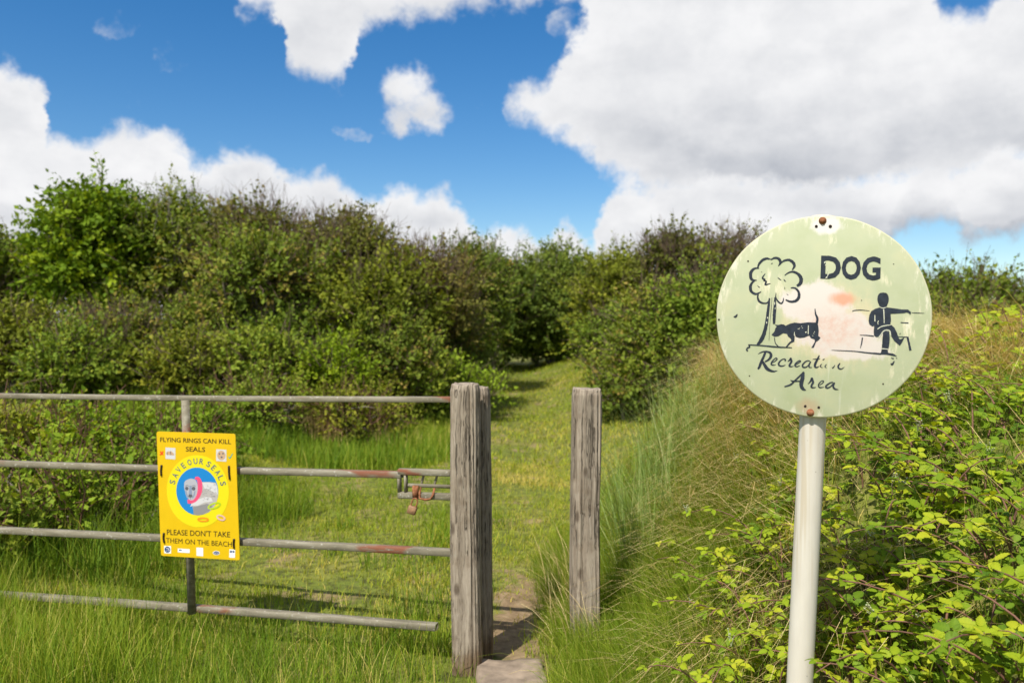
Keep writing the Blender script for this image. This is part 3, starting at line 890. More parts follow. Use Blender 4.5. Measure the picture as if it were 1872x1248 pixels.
# ------------------------------------------------------------------ gate
GR = Vector((-0.315, 3.925, 0.0))                 # latch end of the gate on the ground plan
gdir = Vector((-2.51, 0.59, 0)).normalized()      # from the latch end towards the hinges
yaw_g = math.atan2(gdir.y, gdir.x) - PI           # local +x runs from hinges to latch
gate = empty('field_gate', (GR.x, GR.y, 0.0))
gate.rotation_euler = (0, math.radians(-0.6), yaw_g)
LEN = 3.42
tag(gate, 'weathered grey metal field gate with four rails, carrying a yellow board', 'gate')
BAR = 0.036
rails_z = [1.236, 0.868, 0.503, 0.146]
for k, z in enumerate(rails_z):
    g = Geo()
    x1 = {0: 0.04, 1: -0.215, 2: 0.045, 3: -0.045}[k]
    n = 60
    xr = np.linspace(-LEN, x1, n)
    sag = 0.004 * np.sin(xr * 1.3 + k)
    hh, tt = BAR * (0.86 if k else 0.74) / 2, 0.022
    e_ = 0.0025
    sec = [(-tt, -hh + e_), (-tt, hh - e_), (-tt + e_, hh), (tt - e_, hh), (tt, hh - e_), (tt, -hh + e_), (tt - e_, -hh), (-tt + e_, -hh)]
    vv = np.array([[(x, yy, s + zz) for (yy, zz) in sec] for x, s in zip(xr, sag)]).reshape(-1, 3)
    i = (np.arange(n - 1)[:, None] * 8)
    j = np.arange(8)[None, :]
    q = np.stack([i + j, i + 8 + j, i + 8 + (j + 1) % 8, i + (j + 1) % 8], -1).reshape(-1, 4)
    ends = [(0, 1, 2, 3), (0, 3, 4, 7), (7, 4, 5, 6)]
    g.add(vv, np.concatenate([q, np.array(ends)[:, ::-1], np.array(ends) + 8 * (n - 1)]))
    o = g.build('rail', M['rail'], gate)
    o.location = (0, 0, z)
g = Geo()                                          # upright: an angle bar, its ridge towards the viewer
vv = [(-0.020, 0.016, 0), (0.0, -0.004, 0), (0.026, 0.022, 0), (0.022, 0.026, 0), (0.0, 0.004, 0), (-0.016, 0.020, 0)]
g.add([(x, y, z) for z in (0.13, 1.225) for x, y, _ in vv], [(k, (k + 1) % 6, 6 + (k + 1) % 6, 6 + k) for k in range(6)] + [(0, 5, 4, 1), (1, 4, 3, 2), (6, 7, 10, 11), (7, 8, 9, 10)])
up1 = g.build('upright', M['rail'], gate)
up1.location = (-1.355, -0.047, 0)
up1.rotation_euler = (0, math.radians(-1.4), math.radians(0))
g = Geo()
box(g, (-0.02, -0.02, 0.13), (0.02, 0.02, 1.26), bev=0.004)
hs_ = g.build('hinge_stile', M['rail'], gate)
hs_.location = (-LEN - 0.022, 0, 0)
hp = GR + gdir * (LEN + 0.13)
wooden_post('gate_post', 'wooden hinge post at the far left end of the gate', (hp.x, hp.y, 0.0), 0.14, 0.14, -0.3, 1.33, yaw=0.2, seed=33)

# latch box in the second rail
latch = empty('latch_frame', (0, 0, 0))
latch.parent = gate
zt, zb = 0.884, 0.775
for nm, lo, hi in (('bar', (-0.232, -0.022, zt - 0.013), (0.035, 0.014, zt + 0.017)), ('bar', (-0.232, -0.022, zb - 0.017), (0.035, 0.014, zb + 0.013)),
                   ('end_plate', (-0.232, -0.020, zb + 0.0135), (-0.222, 0.014, zt - 0.0135)), ('stay', (-0.198, -0.019, zb + 0.0135), (-0.189, 0.012, zt - 0.0135))):
    g = Geo()
    box(g, lo, hi, bev=0.004 if nm == 'bar' else 0.0)
    g.build(nm, M['rail'], latch)
for x in (-0.105, -0.038):
    g = Geo()
    tube(g, [(x, 0.004, zt - 0.014), (x - 0.012, 0.004, zb + 0.055)], 0.006, 8)
    g.build('rod', M['rail'], latch, smooth=True)
g = Geo()
tube(g, [(-0.182, -0.002, 0.821), (-0.06, -0.002, 0.821), (0.03, -0.002, 0.821)], 0.0095, 10, cap=True)
g.build('sliding_bolt', M['rail'], latch, smooth=True)
g = Geo()
tube(g, [(-0.118, -0.004, 0.815), (-0.117, -0.024, 0.79), (-0.116, -0.030, 0.765), (-0.085, -0.032, 0.760), (-0.06, -0.032, 0.764), (-0.048, -0.03, 0.785), (-0.046, -0.012, 0.812)], 0.0055, 8, cap=True)
g.build('bolt_handle', M['rust'], latch, smooth=True)
g = Geo()
tube(g, [(-0.138, -0.022, 0.824), (-0.138, -0.024, 0.80), (-0.139, -0.026, 0.765)], [0.016, 0.016, 0.013], 10, cap=True)
g.build('hasp', M['rust'], latch, smooth=True)
# padlock hanging from the hasp
pl = empty('padlock', gate.matrix_basis @ Vector((-0.147, -0.048, 0.712)))
pl.rotation_euler = (0, math.radians(18), yaw_g)
tag(pl, 'rusty brass padlock hanging from the gate latch', 'padlock')
g = Geo()
box(g, (-0.021, -0.011, -0.02), (0.021, 0.011, 0.02), bev=0.004)
g.build('body', plain_mat('dull_brass', (0.30, 0.165, 0.085), 0.6, 0.4, 0.2, 0.4, 60, 0.3), pl)
g = Geo()
aa = np.linspace(0, PI, 9)
tube(g, [(-0.013, 0, 0.018)] + [(-0.013 * math.cos(a), 0, 0.045 + 0.014 * math.sin(a)) for a in aa] + [(0.013, 0, 0.018)], 0.0036, 8)
g.build('shackle', M['rust'], pl, smooth=True)


# ------------------------------------------------------------------ flat painted marks
def catmull(pts, n=6):
    pts = np.asarray(pts, float)
    if len(pts) < 3:
        t = np.linspace(0, 1, n)[:, None]
        return pts[0] * (1 - t) + pts[-1] * t
    p = np.concatenate([2 * pts[:1] - pts[1:2], pts, 2 * pts[-1:] - pts[-2:-1]])
    out = []
    for i in range(1, len(p) - 2):
        for t in np.linspace(0, 1, n, endpoint=False):
            a, b, c, d = p[i - 1], p[i], p[i + 1], p[i + 2]
            out.append(0.5 * ((2 * b) + (c - a) * t + (2 * a - 5 * b + 4 * c - d) * t * t + (3 * b - a - 3 * c + d) * t ** 3))
    out.append(pts[-1])
    return np.array(out)


class Plane:
    """A flat board: o origin, r right, u up, n normal (towards the viewer). Photo points are projected on it."""
    def __init__(self, o, r, u):
        self.o, self.r, self.u = Vector(o), Vector(r).normalized(), Vector(u).normalized()
        self.n = self.r.cross(self.u).normalized()
        self.mat = Matrix.Translation(self.o) @ Matrix((self.r, self.u, self.n)).transposed().to_4x4()

    def loc(self, px, py):
        e = Vector((0, 0, EYE))
        d = P(px, py, 1.0) - e
        t = (self.o - e).dot(self.n) / d.dot(self.n)
        q = e + d * t - self.o
        return (q.dot(self.r), q.dot(self.u))


class Marks:
    """Paint on a board, in its own plane; every stroke a hair above the last."""
    def __init__(self, plane, origin, scale, lift=0.0006):
        self.p, self.og, self.s, self.lift = plane, origin, scale, lift
        self.me_v, self.me_f, self.k = [], [], 0

    def xy(self, zx, zy):
        return self.p.loc(self.og[0] + zx / self.s, self.og[1] + zy / self.s)

    def _z(self):
        self.k += 1
        return self.lift + 0.00003 * self.k

    def poly(self, pts, smooth=0):
        if smooth:
            pts = catmull(list(pts) + [pts[0]], smooth)[:-1]
        z = self._z()
        b = len(self.me_v)
        loc = [self.xy(*q) for q in pts]
        area = sum(loc[i][0] * loc[(i + 1) % len(loc)][1] - loc[(i + 1) % len(loc)][0] * loc[i][1] for i in range(len(loc)))
        if area < 0:
            loc = loc[::-1]
        self.me_v += [(x, y, z) for x, y in loc]
        self.me_f.append(list(range(b, b + len(loc))))
        return self

    def ellipse(self, cx, cy, rx, ry, n=40, rot=0.0):
        c, s = math.cos(rot), math.sin(rot)
        return self.poly([(cx + rx * math.cos(a) * c - ry * math.sin(a) * s, cy + rx * math.cos(a) * s + ry * math.sin(a) * c) for a in np.linspace(0, 2 * PI, n, endpoint=False)])

    def brush(self, pts, w, n=6, jag=0.06):
        w = list(np.broadcast_to(np.asarray(w, float), (len(pts),)))
        c = catmull([(x, y, q) for (x, y), q in zip(pts, w)], n)
        t = np.gradient(c[:, :2], axis=0)
        t = t / np.maximum(np.hypot(t[:, 0], t[:, 1]), 1e-6)[:, None]
        nn = np.stack([-t[:, 1], t[:, 0]], -1)
        hw = np.maximum(c[:, 2], 1.0) / 2
        a = c[:, :2] + nn * (hw * (1 + rng.normal(0, jag, len(c))))[:, None]
        b = c[:, :2] - nn * (hw * (1 + rng.normal(0, jag, len(c))))[:, None]
        z = self._z()
        s0 = len(self.me_v)
        for p_, q_ in zip(a, b):
            self.me_v += [(*self.xy(*p_), z), (*self.xy(*q_), z)]
        for i in range(len(c) - 1):
            f = [s0 + 2 * i, s0 + 2 * i + 2, s0 + 2 * i + 3, s0 + 2 * i + 1]
            x = [self.me_v[k] for k in f]
            ar = sum(x[m_][0] * x[(m_ + 1) % 4][1] - x[(m_ + 1) % 4][0] * x[m_][1] for m_ in range(4))
            self.me_f.append(f if ar > 0 else f[::-1])
        return self

    def text(self, s, bl, br, top, bold=0.0, shear=0.0):
        """Lettering fitted between the baseline points bl, br, with the cap line at top."""
        cu = bpy.data.curves.new('lettering_curve', 'FONT')
        cu.body = s
        cu.offset = bold
        cu.shear = shear
        cu.resolution_u = 3
        ob = bpy.data.objects.new('lettering_curve', cu)
        COL.objects.link(ob)
        bpy.context.view_layer.update()
        me = ob.to_mesh()
        co = np.array([v.co[:] for v in me.vertices])
        fs = [list(p_.vertices) for p_ in me.polygons]
        ob.to_mesh_clear()
        bpy.data.objects.remove(ob)
        bpy.data.curves.remove(cu)
        x0, x1 = co[:, 0].min(), co[:, 0].max()
        y0, y1 = max(co[:, 1].min(), 0.0) if bold == 0 else co[:, 1].min(), co[:, 1].max()
        a, b, c = (np.array(self.xy(*q)) for q in (bl, br, top))
        z = self._z()
        b0 = len(self.me_v)
        for x, y, _ in co:
            q = a + (b - a) * (x - x0) / (x1 - x0) + (c - a) * (y - y0) / (y1 - y0)
            self.me_v.append((q[0], q[1], z))
        self.me_f += [[i + b0 for i in f] for f in fs]
        return self

    def parts(self, name, mat, parent):
        """One object for each connected mark."""
        par = list(range(len(self.me_v)))

        def find(i):
            while par[i] != i:
                par[i] = par[par[i]]
                i = par[i]
            return i
        key = {}
        for f in self.me_f:
            for v in f[1:]:
                par[find(v)] = find(f[0])
        for f in self.me_f:
            key.setdefault(find(f[0]), []).append(f)
        for fs in key.values():
            ids = sorted({v for f in fs for v in f})
            ix = {v: k for k, v in enumerate(ids)}
            me = bpy.data.meshes.new(name)
            me.from_pydata([self.me_v[v] for v in ids], [], [[ix[v] for v in f] for f in fs])
            me.materials.append(mat)
            link(name, me, parent)

    def build(self, name, mat, parent):
        me = bpy.data.meshes.new(name)
        me.from_pydata(self.me_v, [], self.me_f)
        me.materials.append(mat)
        return link(name, me, parent)


# ------------------------------------------------------------------ round sign
D_S = 2.37
sc_ = P(1497, 578, D_S)
nrm = (Vector((0, 0, EYE)) - sc_).normalized()
nrm = (Matrix.Rotation(math.radians(-2.5), 3, 'Z') @ nrm)
nrm = (nrm + Vector((0, 0, 0.04))).normalized()
top_dir = (P(1505, 395, D_S) - P(1484, 762, D_S)).normalized()
right = top_dir.cross(nrm).normalized()
upv = nrm.cross(right).normalized()
SP = Plane(sc_, right, upv)
pt_b, pt_t = P(1462, 1248, D_S + 0.052), P(1504, 400, D_S + 0.052)
axis = (pt_t - pt_b).normalized()
base_z = -0.05
base = pt_b + axis * ((base_z - pt_b.z) / axis.z)
gnd = float(H(base.x, base.y))
sign = empty('round_sign', base)
tag(sign, 'round pale green dog recreation area sign on a white post', 'sign')
g = Geo()
ztop = pt_t.z + 0.008
tt = [(z - base_z) / axis.z for z in list(np.linspace(base_z, ztop - 0.006, 24)) + [ztop - 0.002, ztop]]
tube(g, [np.array(axis) * t for t in tt], [0.0372] * 24 + [0.035, 0.030], 48, cap=True)
g.build('post', M['whitepost'], sign, smooth=True)
g = Geo()
R_D, n = 0.2915, 128
ang = np.linspace(0, 2 * PI, n, endpoint=False)
rw = R_D * (1 + 0.002 * np.sin(3 * ang + 1) + 0.0012 * np.sin(11 * ang))
prof = [(0.0, 0.0), (0.985, 0.0), (0.997, -0.0012), (1.0, -0.003), (1.0, -0.009), (0.997, -0.0105), (0.98, -0.0115), (0.0, -0.0115)]
vv = [(0, 0, 0)]
for f, z in prof[1:-1]:
    vv += [(rw[i] * f * math.cos(ang[i]), rw[i] * f * math.sin(ang[i]), z) for i in range(n)]
vv.append((0, 0, prof[-1][1]))
tr = [(0, 1 + i, 1 + (i + 1) % n) for i in range(n)]
qd = []
nr_ = len(prof) - 2
for k in range(nr_ - 1):
    qd += [(1 + k * n + i, 1 + (k + 1) * n + i, 1 + (k + 1) * n + (i + 1) % n, 1 + k * n + (i + 1) % n) for i in range(n)]
last = 1 + (nr_ - 1) * n
tr += [(len(vv) - 1, last + (i + 1) % n, last + i) for i in range(n)]
disc = g.add(vv, qd, tr).build('sign_plate', M['disc'], sign)
disc.matrix_local = Matrix.Translation(-base) @ SP.mat
# clamp band holding the plate to the post (top edge shows above the plate)
Z5, Z6, Z7, Z8 = ((1290, 380), 3.119), ((1340, 440), 5.675), ((1480, 500), 5.673), ((1380, 630), 10.4)

m = Marks(SP, *Z6)
for pts, w_ in [
    ([(255, 280), (275, 235), (310, 200), (350, 185), (392, 193)], [14, 24, 26, 24, 10]),
    ([(392, 197), (430, 180), (465, 183), (487, 205), (490, 235), (470, 264)], [12, 22, 27, 30, 24, 6]),
    ([(490, 238), (530, 208), (580, 200), (620, 222), (638, 260), (615, 304)], [8, 20, 25, 31, 27, 12]),
    ([(536, 360), (575, 332), (625, 322), (675, 345), (705, 390), (700, 440), (663, 470)], [8, 15, 22, 30, 38, 38, 24]),
    ([(600, 488), (645, 492), (680, 530), (684, 580), (655, 620), (600, 632), (546, 612)], [12, 18, 24, 30, 28, 22, 14]),
    ([(272, 285), (225, 288), (190, 320), (182, 365), (200, 405), (248, 410)], [10, 20, 30, 34, 25, 6]),
    ([(232, 408), (195, 440), (180, 485), (195, 530), (240, 552), (292, 528)], [10, 22, 30, 28, 22, 8]),
    ([(262, 548), (257, 590), (275, 630), (320, 648), (360, 640), (382, 596)], [12, 19, 23, 16, 14, 12]),
    ([(447, 540), (445, 590), (470, 630), (500, 650), (520, 625), (525, 593)], [4, 13, 15, 15, 12, 8]),
    ([(335, 340), (305, 385), (330, 402), (320, 412), (345, 422), (336, 455), (392, 442)], [6, 16, 18, 14, 16, 18, 4]),
    ([(463, 380), (482, 396), (502, 410)], [3, 10, 3]), ([(525, 398), (536, 412), (550, 424)], [3, 11, 3]), ([(394, 242), (404, 236), (414, 230)], [2, 7, 2]),
    ([(290, 322), (302, 326)], [3, 6]), ([(252, 462), (268, 478), (282, 484)], [3, 7, 3]), ([(536, 480), (538, 500)], [4, 7]), ([(556, 552), (574, 562)], [3, 5]),
    ([(378, 596), (370, 680), (360, 760), (345, 870), (322, 965), (292, 1030), (252, 1080)], [16, 26, 30, 33, 38, 38, 22]),
    ([(437, 588), (433, 700), (428, 780), (425, 862)], [16, 32, 31, 24]),
    ([(404, 590), (402, 640), (397, 700), (390, 780), (380, 900), (374, 1035)], [5, 4, 6, 4, 3, 4]),
    ([(158, 1078), (300, 1086), (450, 1100), (612, 1108)], [10, 13, 15, 8]), ([(165, 1082), (172, 1100), (150, 1112), (140, 1130), (155, 1138), (140, 1145)], [12, 16, 14, 12, 8, 4]),
    ([(5, 788), (28, 785), (47, 760)], [4, 22, 6])]:
    m.brush(pts, w_)
m.build('painted_tree', M['ink'], disc)
m = Marks(SP, *Z6, lift=0.0008)
m.poly([(400, 975), (430, 940), (440, 905), (455, 890), (434, 870), (470, 873), (500, 865), (530, 868), (545, 882), (590, 860), (640, 848), (700, 855), (780, 845), (860, 848), (872, 852), (885, 880), (890, 930),
        (885, 985), (908, 1005), (890, 1030), (862, 1048), (838, 1108), (812, 1110), (850, 1045), (845, 1022), (810, 1010), (790, 982), (778, 986), (740, 1003), (690, 1008), (650, 995), (641, 962), (637, 1045),
        (600, 1062), (560, 1104), (546, 1100), (580, 1055), (605, 1035), (600, 1015), (570, 990), (560, 965), (520, 958), (470, 990), (430, 995)])
m.brush([(866, 870), (876, 810), (858, 760), (850, 704)], [26, 24, 17, 8])
m.brush([(430, 1004), (440, 1060), (474, 1100)], [9, 9, 10])
m.build('painted_dog', M['ink'], disc)
m = Marks(SP, *Z6, lift=0.003 - 0.0019)
m.brush([(783, 876), (780, 966)], [6, 8]).brush([(638, 945), (636, 985)], [4, 6])
for (x, y, a, b) in [(680, 915, 18, 6), (712, 888, 10, 6), (757, 950, 16, 14), (690, 908, 8, 5), (838, 962, 14, 4), (828, 985, 12, 5), (846, 945, 5, 12), (720, 905, 6, 8), (360, 800, 10, 22), (350, 850, 8, 26), (432, 650, 6, 50), (438, 700, 5, 30)]:
    m.brush([(x - a / 2, y + b / 3), (x, y - b / 3), (x + a / 2, y + b / 4)], [3, min(a, b) * 0.7, 3])
m.build('dog_scratches', M['thinpaint'], disc)
m = Marks(SP, *Z7, lift=0.0008)
m.poly([(762, 196), (800, 205), (819, 240), (820, 285), (808, 320), (795, 345), (762, 354), (730, 342), (716, 315), (704, 280), (706, 238), (725, 205)], 4)
m.poly([(730, 350), (680, 365), (640, 390), (620, 430), (612, 490), (620, 525), (650, 548), (670, 540), (665, 600), (668, 640), (690, 658), (720, 655), (745, 635), (765, 600), (800, 585), (838, 600), (848, 650),
        (880, 700), (935, 748), (955, 720), (985, 660), (940, 682), (925, 668), (905, 610), (880, 560), (852, 535), (838, 525), (845, 480), (840, 418), (900, 415), (980, 410), (1003, 402), (1028, 410), (1045, 428),
        (1053, 400), (1020, 372), (960, 372), (880, 360), (800, 350), (765, 362)])
m.poly([(762, 612), (790, 594), (825, 602), (832, 660), (828, 720), (818, 780), (745, 770), (755, 680)])
m.poly([(748, 785), (810, 785), (815, 820), (870, 830), (908, 855), (880, 856), (800, 840), (735, 838)])
m.build('painted_person', M['ink'], disc)
m = Marks(SP, *Z7, lift=0.0008)
for pts, w_ in [([(448, 395), (455, 384), (530, 378), (622, 386)], [6, 8, 9, 4]), ([(1060, 406), (1120, 408), (1192, 411)], [5, 8, 3]), ([(944, 507), (1026, 512)], [9, 11]), ([(520, 636), (600, 640), (666, 648)], [4, 10, 12]),
                ([(918, 654), (1020, 658)], [7, 10]), ([(1015, 656), (1030, 720), (1046, 796)], [24, 22, 26]), ([(548, 662), (540, 720), (526, 772)], [13, 12, 5]),
                ([(225, 792), (320, 797), (470, 805), (600, 820), (742, 832)], [3, 7, 9, 13, 18]), ([(842, 930), (856, 940), (880, 906)], [12, 22, 10]), ([(845, 872), (872, 882)], [4, 14]), ([(895, 868), (908, 880)], [4, 8]), ([(934, 628), (944, 616)], [8, 4])]:
    m.brush(pts, w_)
m.build('painted_bench', M['ink'], disc)
m = Marks(SP, *Z7, lift=0.0013)
m.brush([(768, 368), (772, 440), (774, 516)], [9, 8, 5]).brush([(725, 345), (760, 358), (798, 348)], [5, 7, 4]).brush([(677, 430), (678, 497)], [7, 8]).brush([(716, 488), (707, 505), (712, 528)], [7, 6, 5])
m.brush([(704, 575), (750, 547), (815, 535), (846, 531)], [7, 8, 7, 4]).brush([(716, 662), (742, 628), (765, 598), (800, 584), (832, 596), (843, 640)], [7, 8, 8, 8, 8, 6]).brush([(744, 777), (815, 783)], [7, 7]).brush([(752, 690), (746, 770)], [5, 4])
m.build('person_outline', M['thinpaint'], disc)
m = Marks(SP, *Z5, lift=0.0008)
m.text('D', (654, 403), (769, 407), (659, 272), 0.035).text('O', (774, 409), (884, 411), (777, 274), 0.035).text('G', (889, 413), (996, 414), (893, 277), 0.035)
m.parts('letter', M['ink'], disc)
m = Marks(SP, *Z5, lift=0.0013)
for (x, y, a, b) in [(680, 310, 10, 12), (684, 325, 6, 8), (694, 360, 5, 18), (698, 380, 8, 20), (690, 396, 12, 8)]:
    m.brush([(x - a / 2, y + b / 2), (x, y), (x + a / 3, y - b / 2)], [2, a * 0.6, 2])
m.build('letter_scratches', M['thinpaint'], disc)
m = Marks(SP, *Z8, lift=0.0008)
for pts, w_ in [
    ([(205, 130), (165, 230), (120, 330), (90, 410), (60, 462)], [40, 46, 50, 48, 34]),
    ([(62, 174), (110, 148), (160, 131), (220, 128), (285, 150), (308, 195), (292, 245), (250, 290), (190, 322)], [8, 20, 24, 30, 42, 52, 48, 36, 26]),
    ([(148, 318), (190, 390), (230, 450), (290, 488), (360, 505), (428, 492)], [40, 58, 64, 50, 32, 6]),
    ([(322, 345), (380, 312), (422, 270), (400, 250), (350, 290), (316, 340), (316, 372), (350, 385), (398, 378)], [10, 18, 24, 18, 22, 30, 30, 20, 8]),
    ([(572, 312), (580, 284), (550, 270), (500, 290), (458, 340), (455, 382), (500, 404), (550, 396), (582, 378)], [22, 32, 20, 22, 32, 34, 26, 18, 8]),
    ([(622, 318), (655, 295), (682, 258), (690, 290), (698, 312), (672, 360), (655, 400), (690, 414), (738, 405)], [8, 26, 34, 40, 38, 38, 34, 22, 6]),
    ([(775, 382), (830, 345), (868, 312), (845, 300), (800, 330), (766, 370), (766, 400), (800, 414), (858, 394)], [10, 18, 22, 18, 24, 30, 30, 22, 8]),
    ([(1048, 308), (1000, 303), (950, 330), (908, 380), (912, 418), (960, 428), (1010, 395), (1048, 332)], [12, 20, 26, 30, 30, 24, 18, 18]), ([(1062, 318), (1032, 380), (1034, 424), (1088, 430)], [22, 28, 24, 6]),
    ([(1226, 198), (1192, 270), (1152, 350), (1142, 408), (1175, 430), (1222, 405)], [18, 38, 46, 42, 26, 8]), ([(1098, 273), (1160, 270), (1238, 264)], [6, 15, 10]),
    ([(1268, 365), (1242, 408), (1288, 434)], [14, 18, 8]), ([(1290, 288), (1325, 266)], [20, 10]), ([(1362, 368), (1332, 412), (1362, 436)], [12, 16, 8]),
    ([(1522, 382), (1500, 420), (1472, 442)], [8, 18, 26]), ([(1620, 346), (1584, 405), (1600, 448), (1650, 456), (1706, 418)], [18, 32, 28, 18, 4]),
    ([(930, 510), (870, 575), (760, 680), (680, 755), (562, 795)], [16, 28, 30, 32, 22]), ([(925, 515), (908, 620), (884, 720), (884, 785), (920, 838), (975, 862)], [40, 72, 74, 68, 54, 6]), ([(676, 670), (720, 690), (800, 690), (890, 690)], [8, 26, 22, 20]),
    ([(1006, 744), (1055, 695), (1082, 636), (1098, 680), (1108, 710), (1082, 760), (1072, 798), (1110, 813), (1164, 804)], [6, 28, 38, 42, 38, 36, 32, 22, 6]),
    ([(1225, 765), (1280, 730), (1308, 692), (1270, 684), (1222, 730), (1208, 778), (1242, 810), (1318, 798)], [8, 15, 18, 14, 18, 22, 22, 6]),
    ([(1492, 708), (1430, 722), (1362, 770), (1348, 803), (1382, 818), (1440, 790), (1500, 722)], [12, 22, 30, 30, 26, 20, 20]), ([(1518, 715), (1488, 785), (1520, 835), (1592, 850)], [22, 36, 32, 5])]:
    m.brush(pts, w_, 7, 0.03)
m.parts('letter', M['ink'], disc)
# bolts and empty screw holes
for (x, y, r) in [(667, 73, 17), (597, 1166, 17)]:
    a, b = SP.loc(1290 + x / 3.119, 380 + y / 3.119)
    rr = r / 3.119 / 633
    g = Geo()
    hx = [(a + rr * math.cos(k * PI / 3 + 0.3), b + rr * math.sin(k * PI / 3 + 0.3)) for k in range(6)]
    tube(g, [(a, b, -0.002), (a, b, 0.0015)], rr * 1.25, 16, cap=True)
    g.add([(x_, y_, 0.0015) for x_, y_ in hx] + [(a + (x_ - a) * 0.85, b + (y_ - b) * 0.85, 0.007) for x_, y_ in hx] + [(a, b, 0.0075)],
          [(k, (k + 1) % 6, 6 + (k + 1) % 6, 6 + k) for k in range(6)], [(6 + k, 6 + (k + 1) % 6, 12) for k in range(6)])
    g.build('bolt', M['rust'], disc)
for (x, y, r) in [(631, 106, 9), (711, 106, 10), (568, 1130, 8), (645, 1137, 8), (76, 637, 6), (242, 304, 5), (250, 957, 4), (1012, 1003, 5), (889, 527, 3), (1072, 320, 3), (75, 462, 4)]:
    mm = Marks(SP, *Z5, lift=0.0007)
    mm.ellipse(x, y, r, r, 14)
    mm.build('screw_hole', M['hole'], disc)

# ------------------------------------------------------------------ yellow notice board on the gate
gn = Vector((gdir.y, -gdir.x, 0))
if gn.y > 0:
    gn = -gn
GT = -gdir
ctr = P(362, 906, 4.175)
s_up = Vector((0, 0, 1))
# its own slight lean, taken from its left and right edges
BPl = Plane(ctr, GT, s_up - GT * 0.028)
BPl = Plane(ctr, (GT + Vector((0, 0, -0.004))), (s_up - GT * 0.030))
ZB = ((270, 780), 4.8)
mk = lambda lift=0.0006: Marks(BPl, *ZB, lift=lift)
corner = [BPl.loc(x, y) for x, y in ((288.5, 789.5), (431, 791.5), (436, 1022.5), (293.5, 1016))]
board = empty('notice_board', ctr)
tag(board, 'yellow save our seals notice board strapped to the gate', 'notice board')
yel, wy = new_mat('yellow_print')
ocn = wy.n('ShaderNodeTexCoord').outputs['Object']
cy_ = wy.ramp(wy.noise(ocn, 12, 4, 0.5), [(0.3, (0.66, 0.42, 0.003)), (0.7, (0.70, 0.45, 0.004))])
finish(yel, wy, wy.n('ShaderNodeBsdfPrincipled', {'Base Color': cy_, 'Roughness': 0.4, 'Specular IOR Level': 0.4}).outputs[0])
cr_ = []
for i in range(4):                                 # rounded corners
    a, b, c = np.array(corner[i - 1]), np.array(corner[i]), np.array(corner[(i + 1) % 4])
    ua, uc = unit(a - b), unit(c - b)
    for t in np.linspace(0, 1, 5):
        p0, p1 = b + ua * 0.012, b + uc * 0.012
        cr_.append((1 - t) ** 2 * p0 + 2 * t * (1 - t) * b + t * t * p1)
cr_ = cr_[::-1]
n = len(cr_)
me = bpy.data.meshes.new('panel')
me.from_pydata([(x, y, 0) for x, y in cr_] + [(x, y, -0.005) for x, y in cr_], [], [list(range(n)), list(range(2 * n - 1, n - 1, -1))] + [[i, n + i, n + (i + 1) % n, (i + 1) % n] for i in range(n)])
me.materials.append(yel)
panel = link('panel', me, board)
panel.matrix_local = Matrix.Translation(-ctr) @ BPl.mat
ar = me.polygons[0].normal
if ar.z < 0:
    me.flip_normals()


def pm(name, col, rough=0.45):
    return plain_mat(name, col, rough, 0.4)


INK2, YL, BL = pm('black_print', (0.022, 0.013, 0.006)), pm('lemon_print', (0.70, 0.61, 0.006)), pm('blue_print', (0.008, 0.20, 0.52))
PK, RD, WH, GRY = pm('pink_print', (0.78, 0.07, 0.17)), pm('red_print', (0.72, 0.05, 0.012)), pm('white_print', (0.80, 0.80, 0.78)), pm('seal_grey_print', (0.42, 0.39, 0.37))
LGR, DGR, GRN, ORG, LIL, SLT = pm('pale_grey_print', (0.58, 0.57, 0.57)), pm('dark_grey_print', (0.10, 0.10, 0.12)), pm('lime_print', (0.42, 0.55, 0.02)), pm('orange_print', (0.86, 0.27, 0.01)), pm('lilac_print', (0.66, 0.42, 0.36)), pm('slate_print', (0.09, 0.12, 0.17))
TEA, TAN, NVY = pm('teal_print', (0.06, 0.36, 0.28)), pm('tan_print', (0.50, 0.33, 0.20)), pm('navy_print', (0.02, 0.06, 0.18))
m = mk(0.0006)
m.text('FLYING RINGS CAN KILL', (121, 136), (735, 146), (121, 96), 0.012).text('SEALS', (341, 217), (509, 219), (342, 175), 0.012)
m.text("PLEASE DON'T TAKE", (168, 949), (716, 964), (168, 899), 0.006).text('THEM ON THE BEACH', (160, 1018), (730, 1046), (160, 975))
m.parts('letter', INK2, panel)
mk(0.0006).ellipse(441, 563, 270, 316, 72).build('lemon_circle', YL, panel)
mk(0.0009).ellipse(437, 564, 182, 209, 64).build('blue_circle', BL, panel)
m = mk(0.0012)                                      # arched words
txt = 'SAVE OUR SEALS'
for ch, a in zip(txt, np.radians([-163, -149, -135.5, -122.5, 0, -107.5, -94, -81, 0, -64.5, -52, -39.5, -27.5, -15.5])):
    if ch == ' ':
        continue
    rx_, ry_ = 228, 264
    c_ = np.array([441 + rx_ * math.cos(a), 563 + ry_ * math.sin(a)])
    tn = unit(np.array([-rx_ * math.sin(a), ry_ * math.cos(a)]))
    up_ = np.array([tn[1], -tn[0]])
    hw = 17 if ch not in 'E' else 14
    bl, br, tp_ = c_ - tn * hw - up_ * 25, c_ + tn * hw - up_ * 25, c_ - tn * hw + up_ * 25
    m.text(ch, tuple(bl), tuple(br), tuple(tp_), 0.012)
m.parts('letter', SLT, panel)
m = mk(0.0012)                                      # seal body, cut by the edge of the blue circle
m.poly([(405, 770), (395, 700), (400, 650), (430, 600), (455, 540), (470, 482), (540, 480), (598, 486), (612, 520), (618, 565), (612, 620), (598, 668), (570, 712), (530, 748), (480, 768), (440, 774)])
m.build('seal_body', GRY, panel)
m = mk(0.0014)
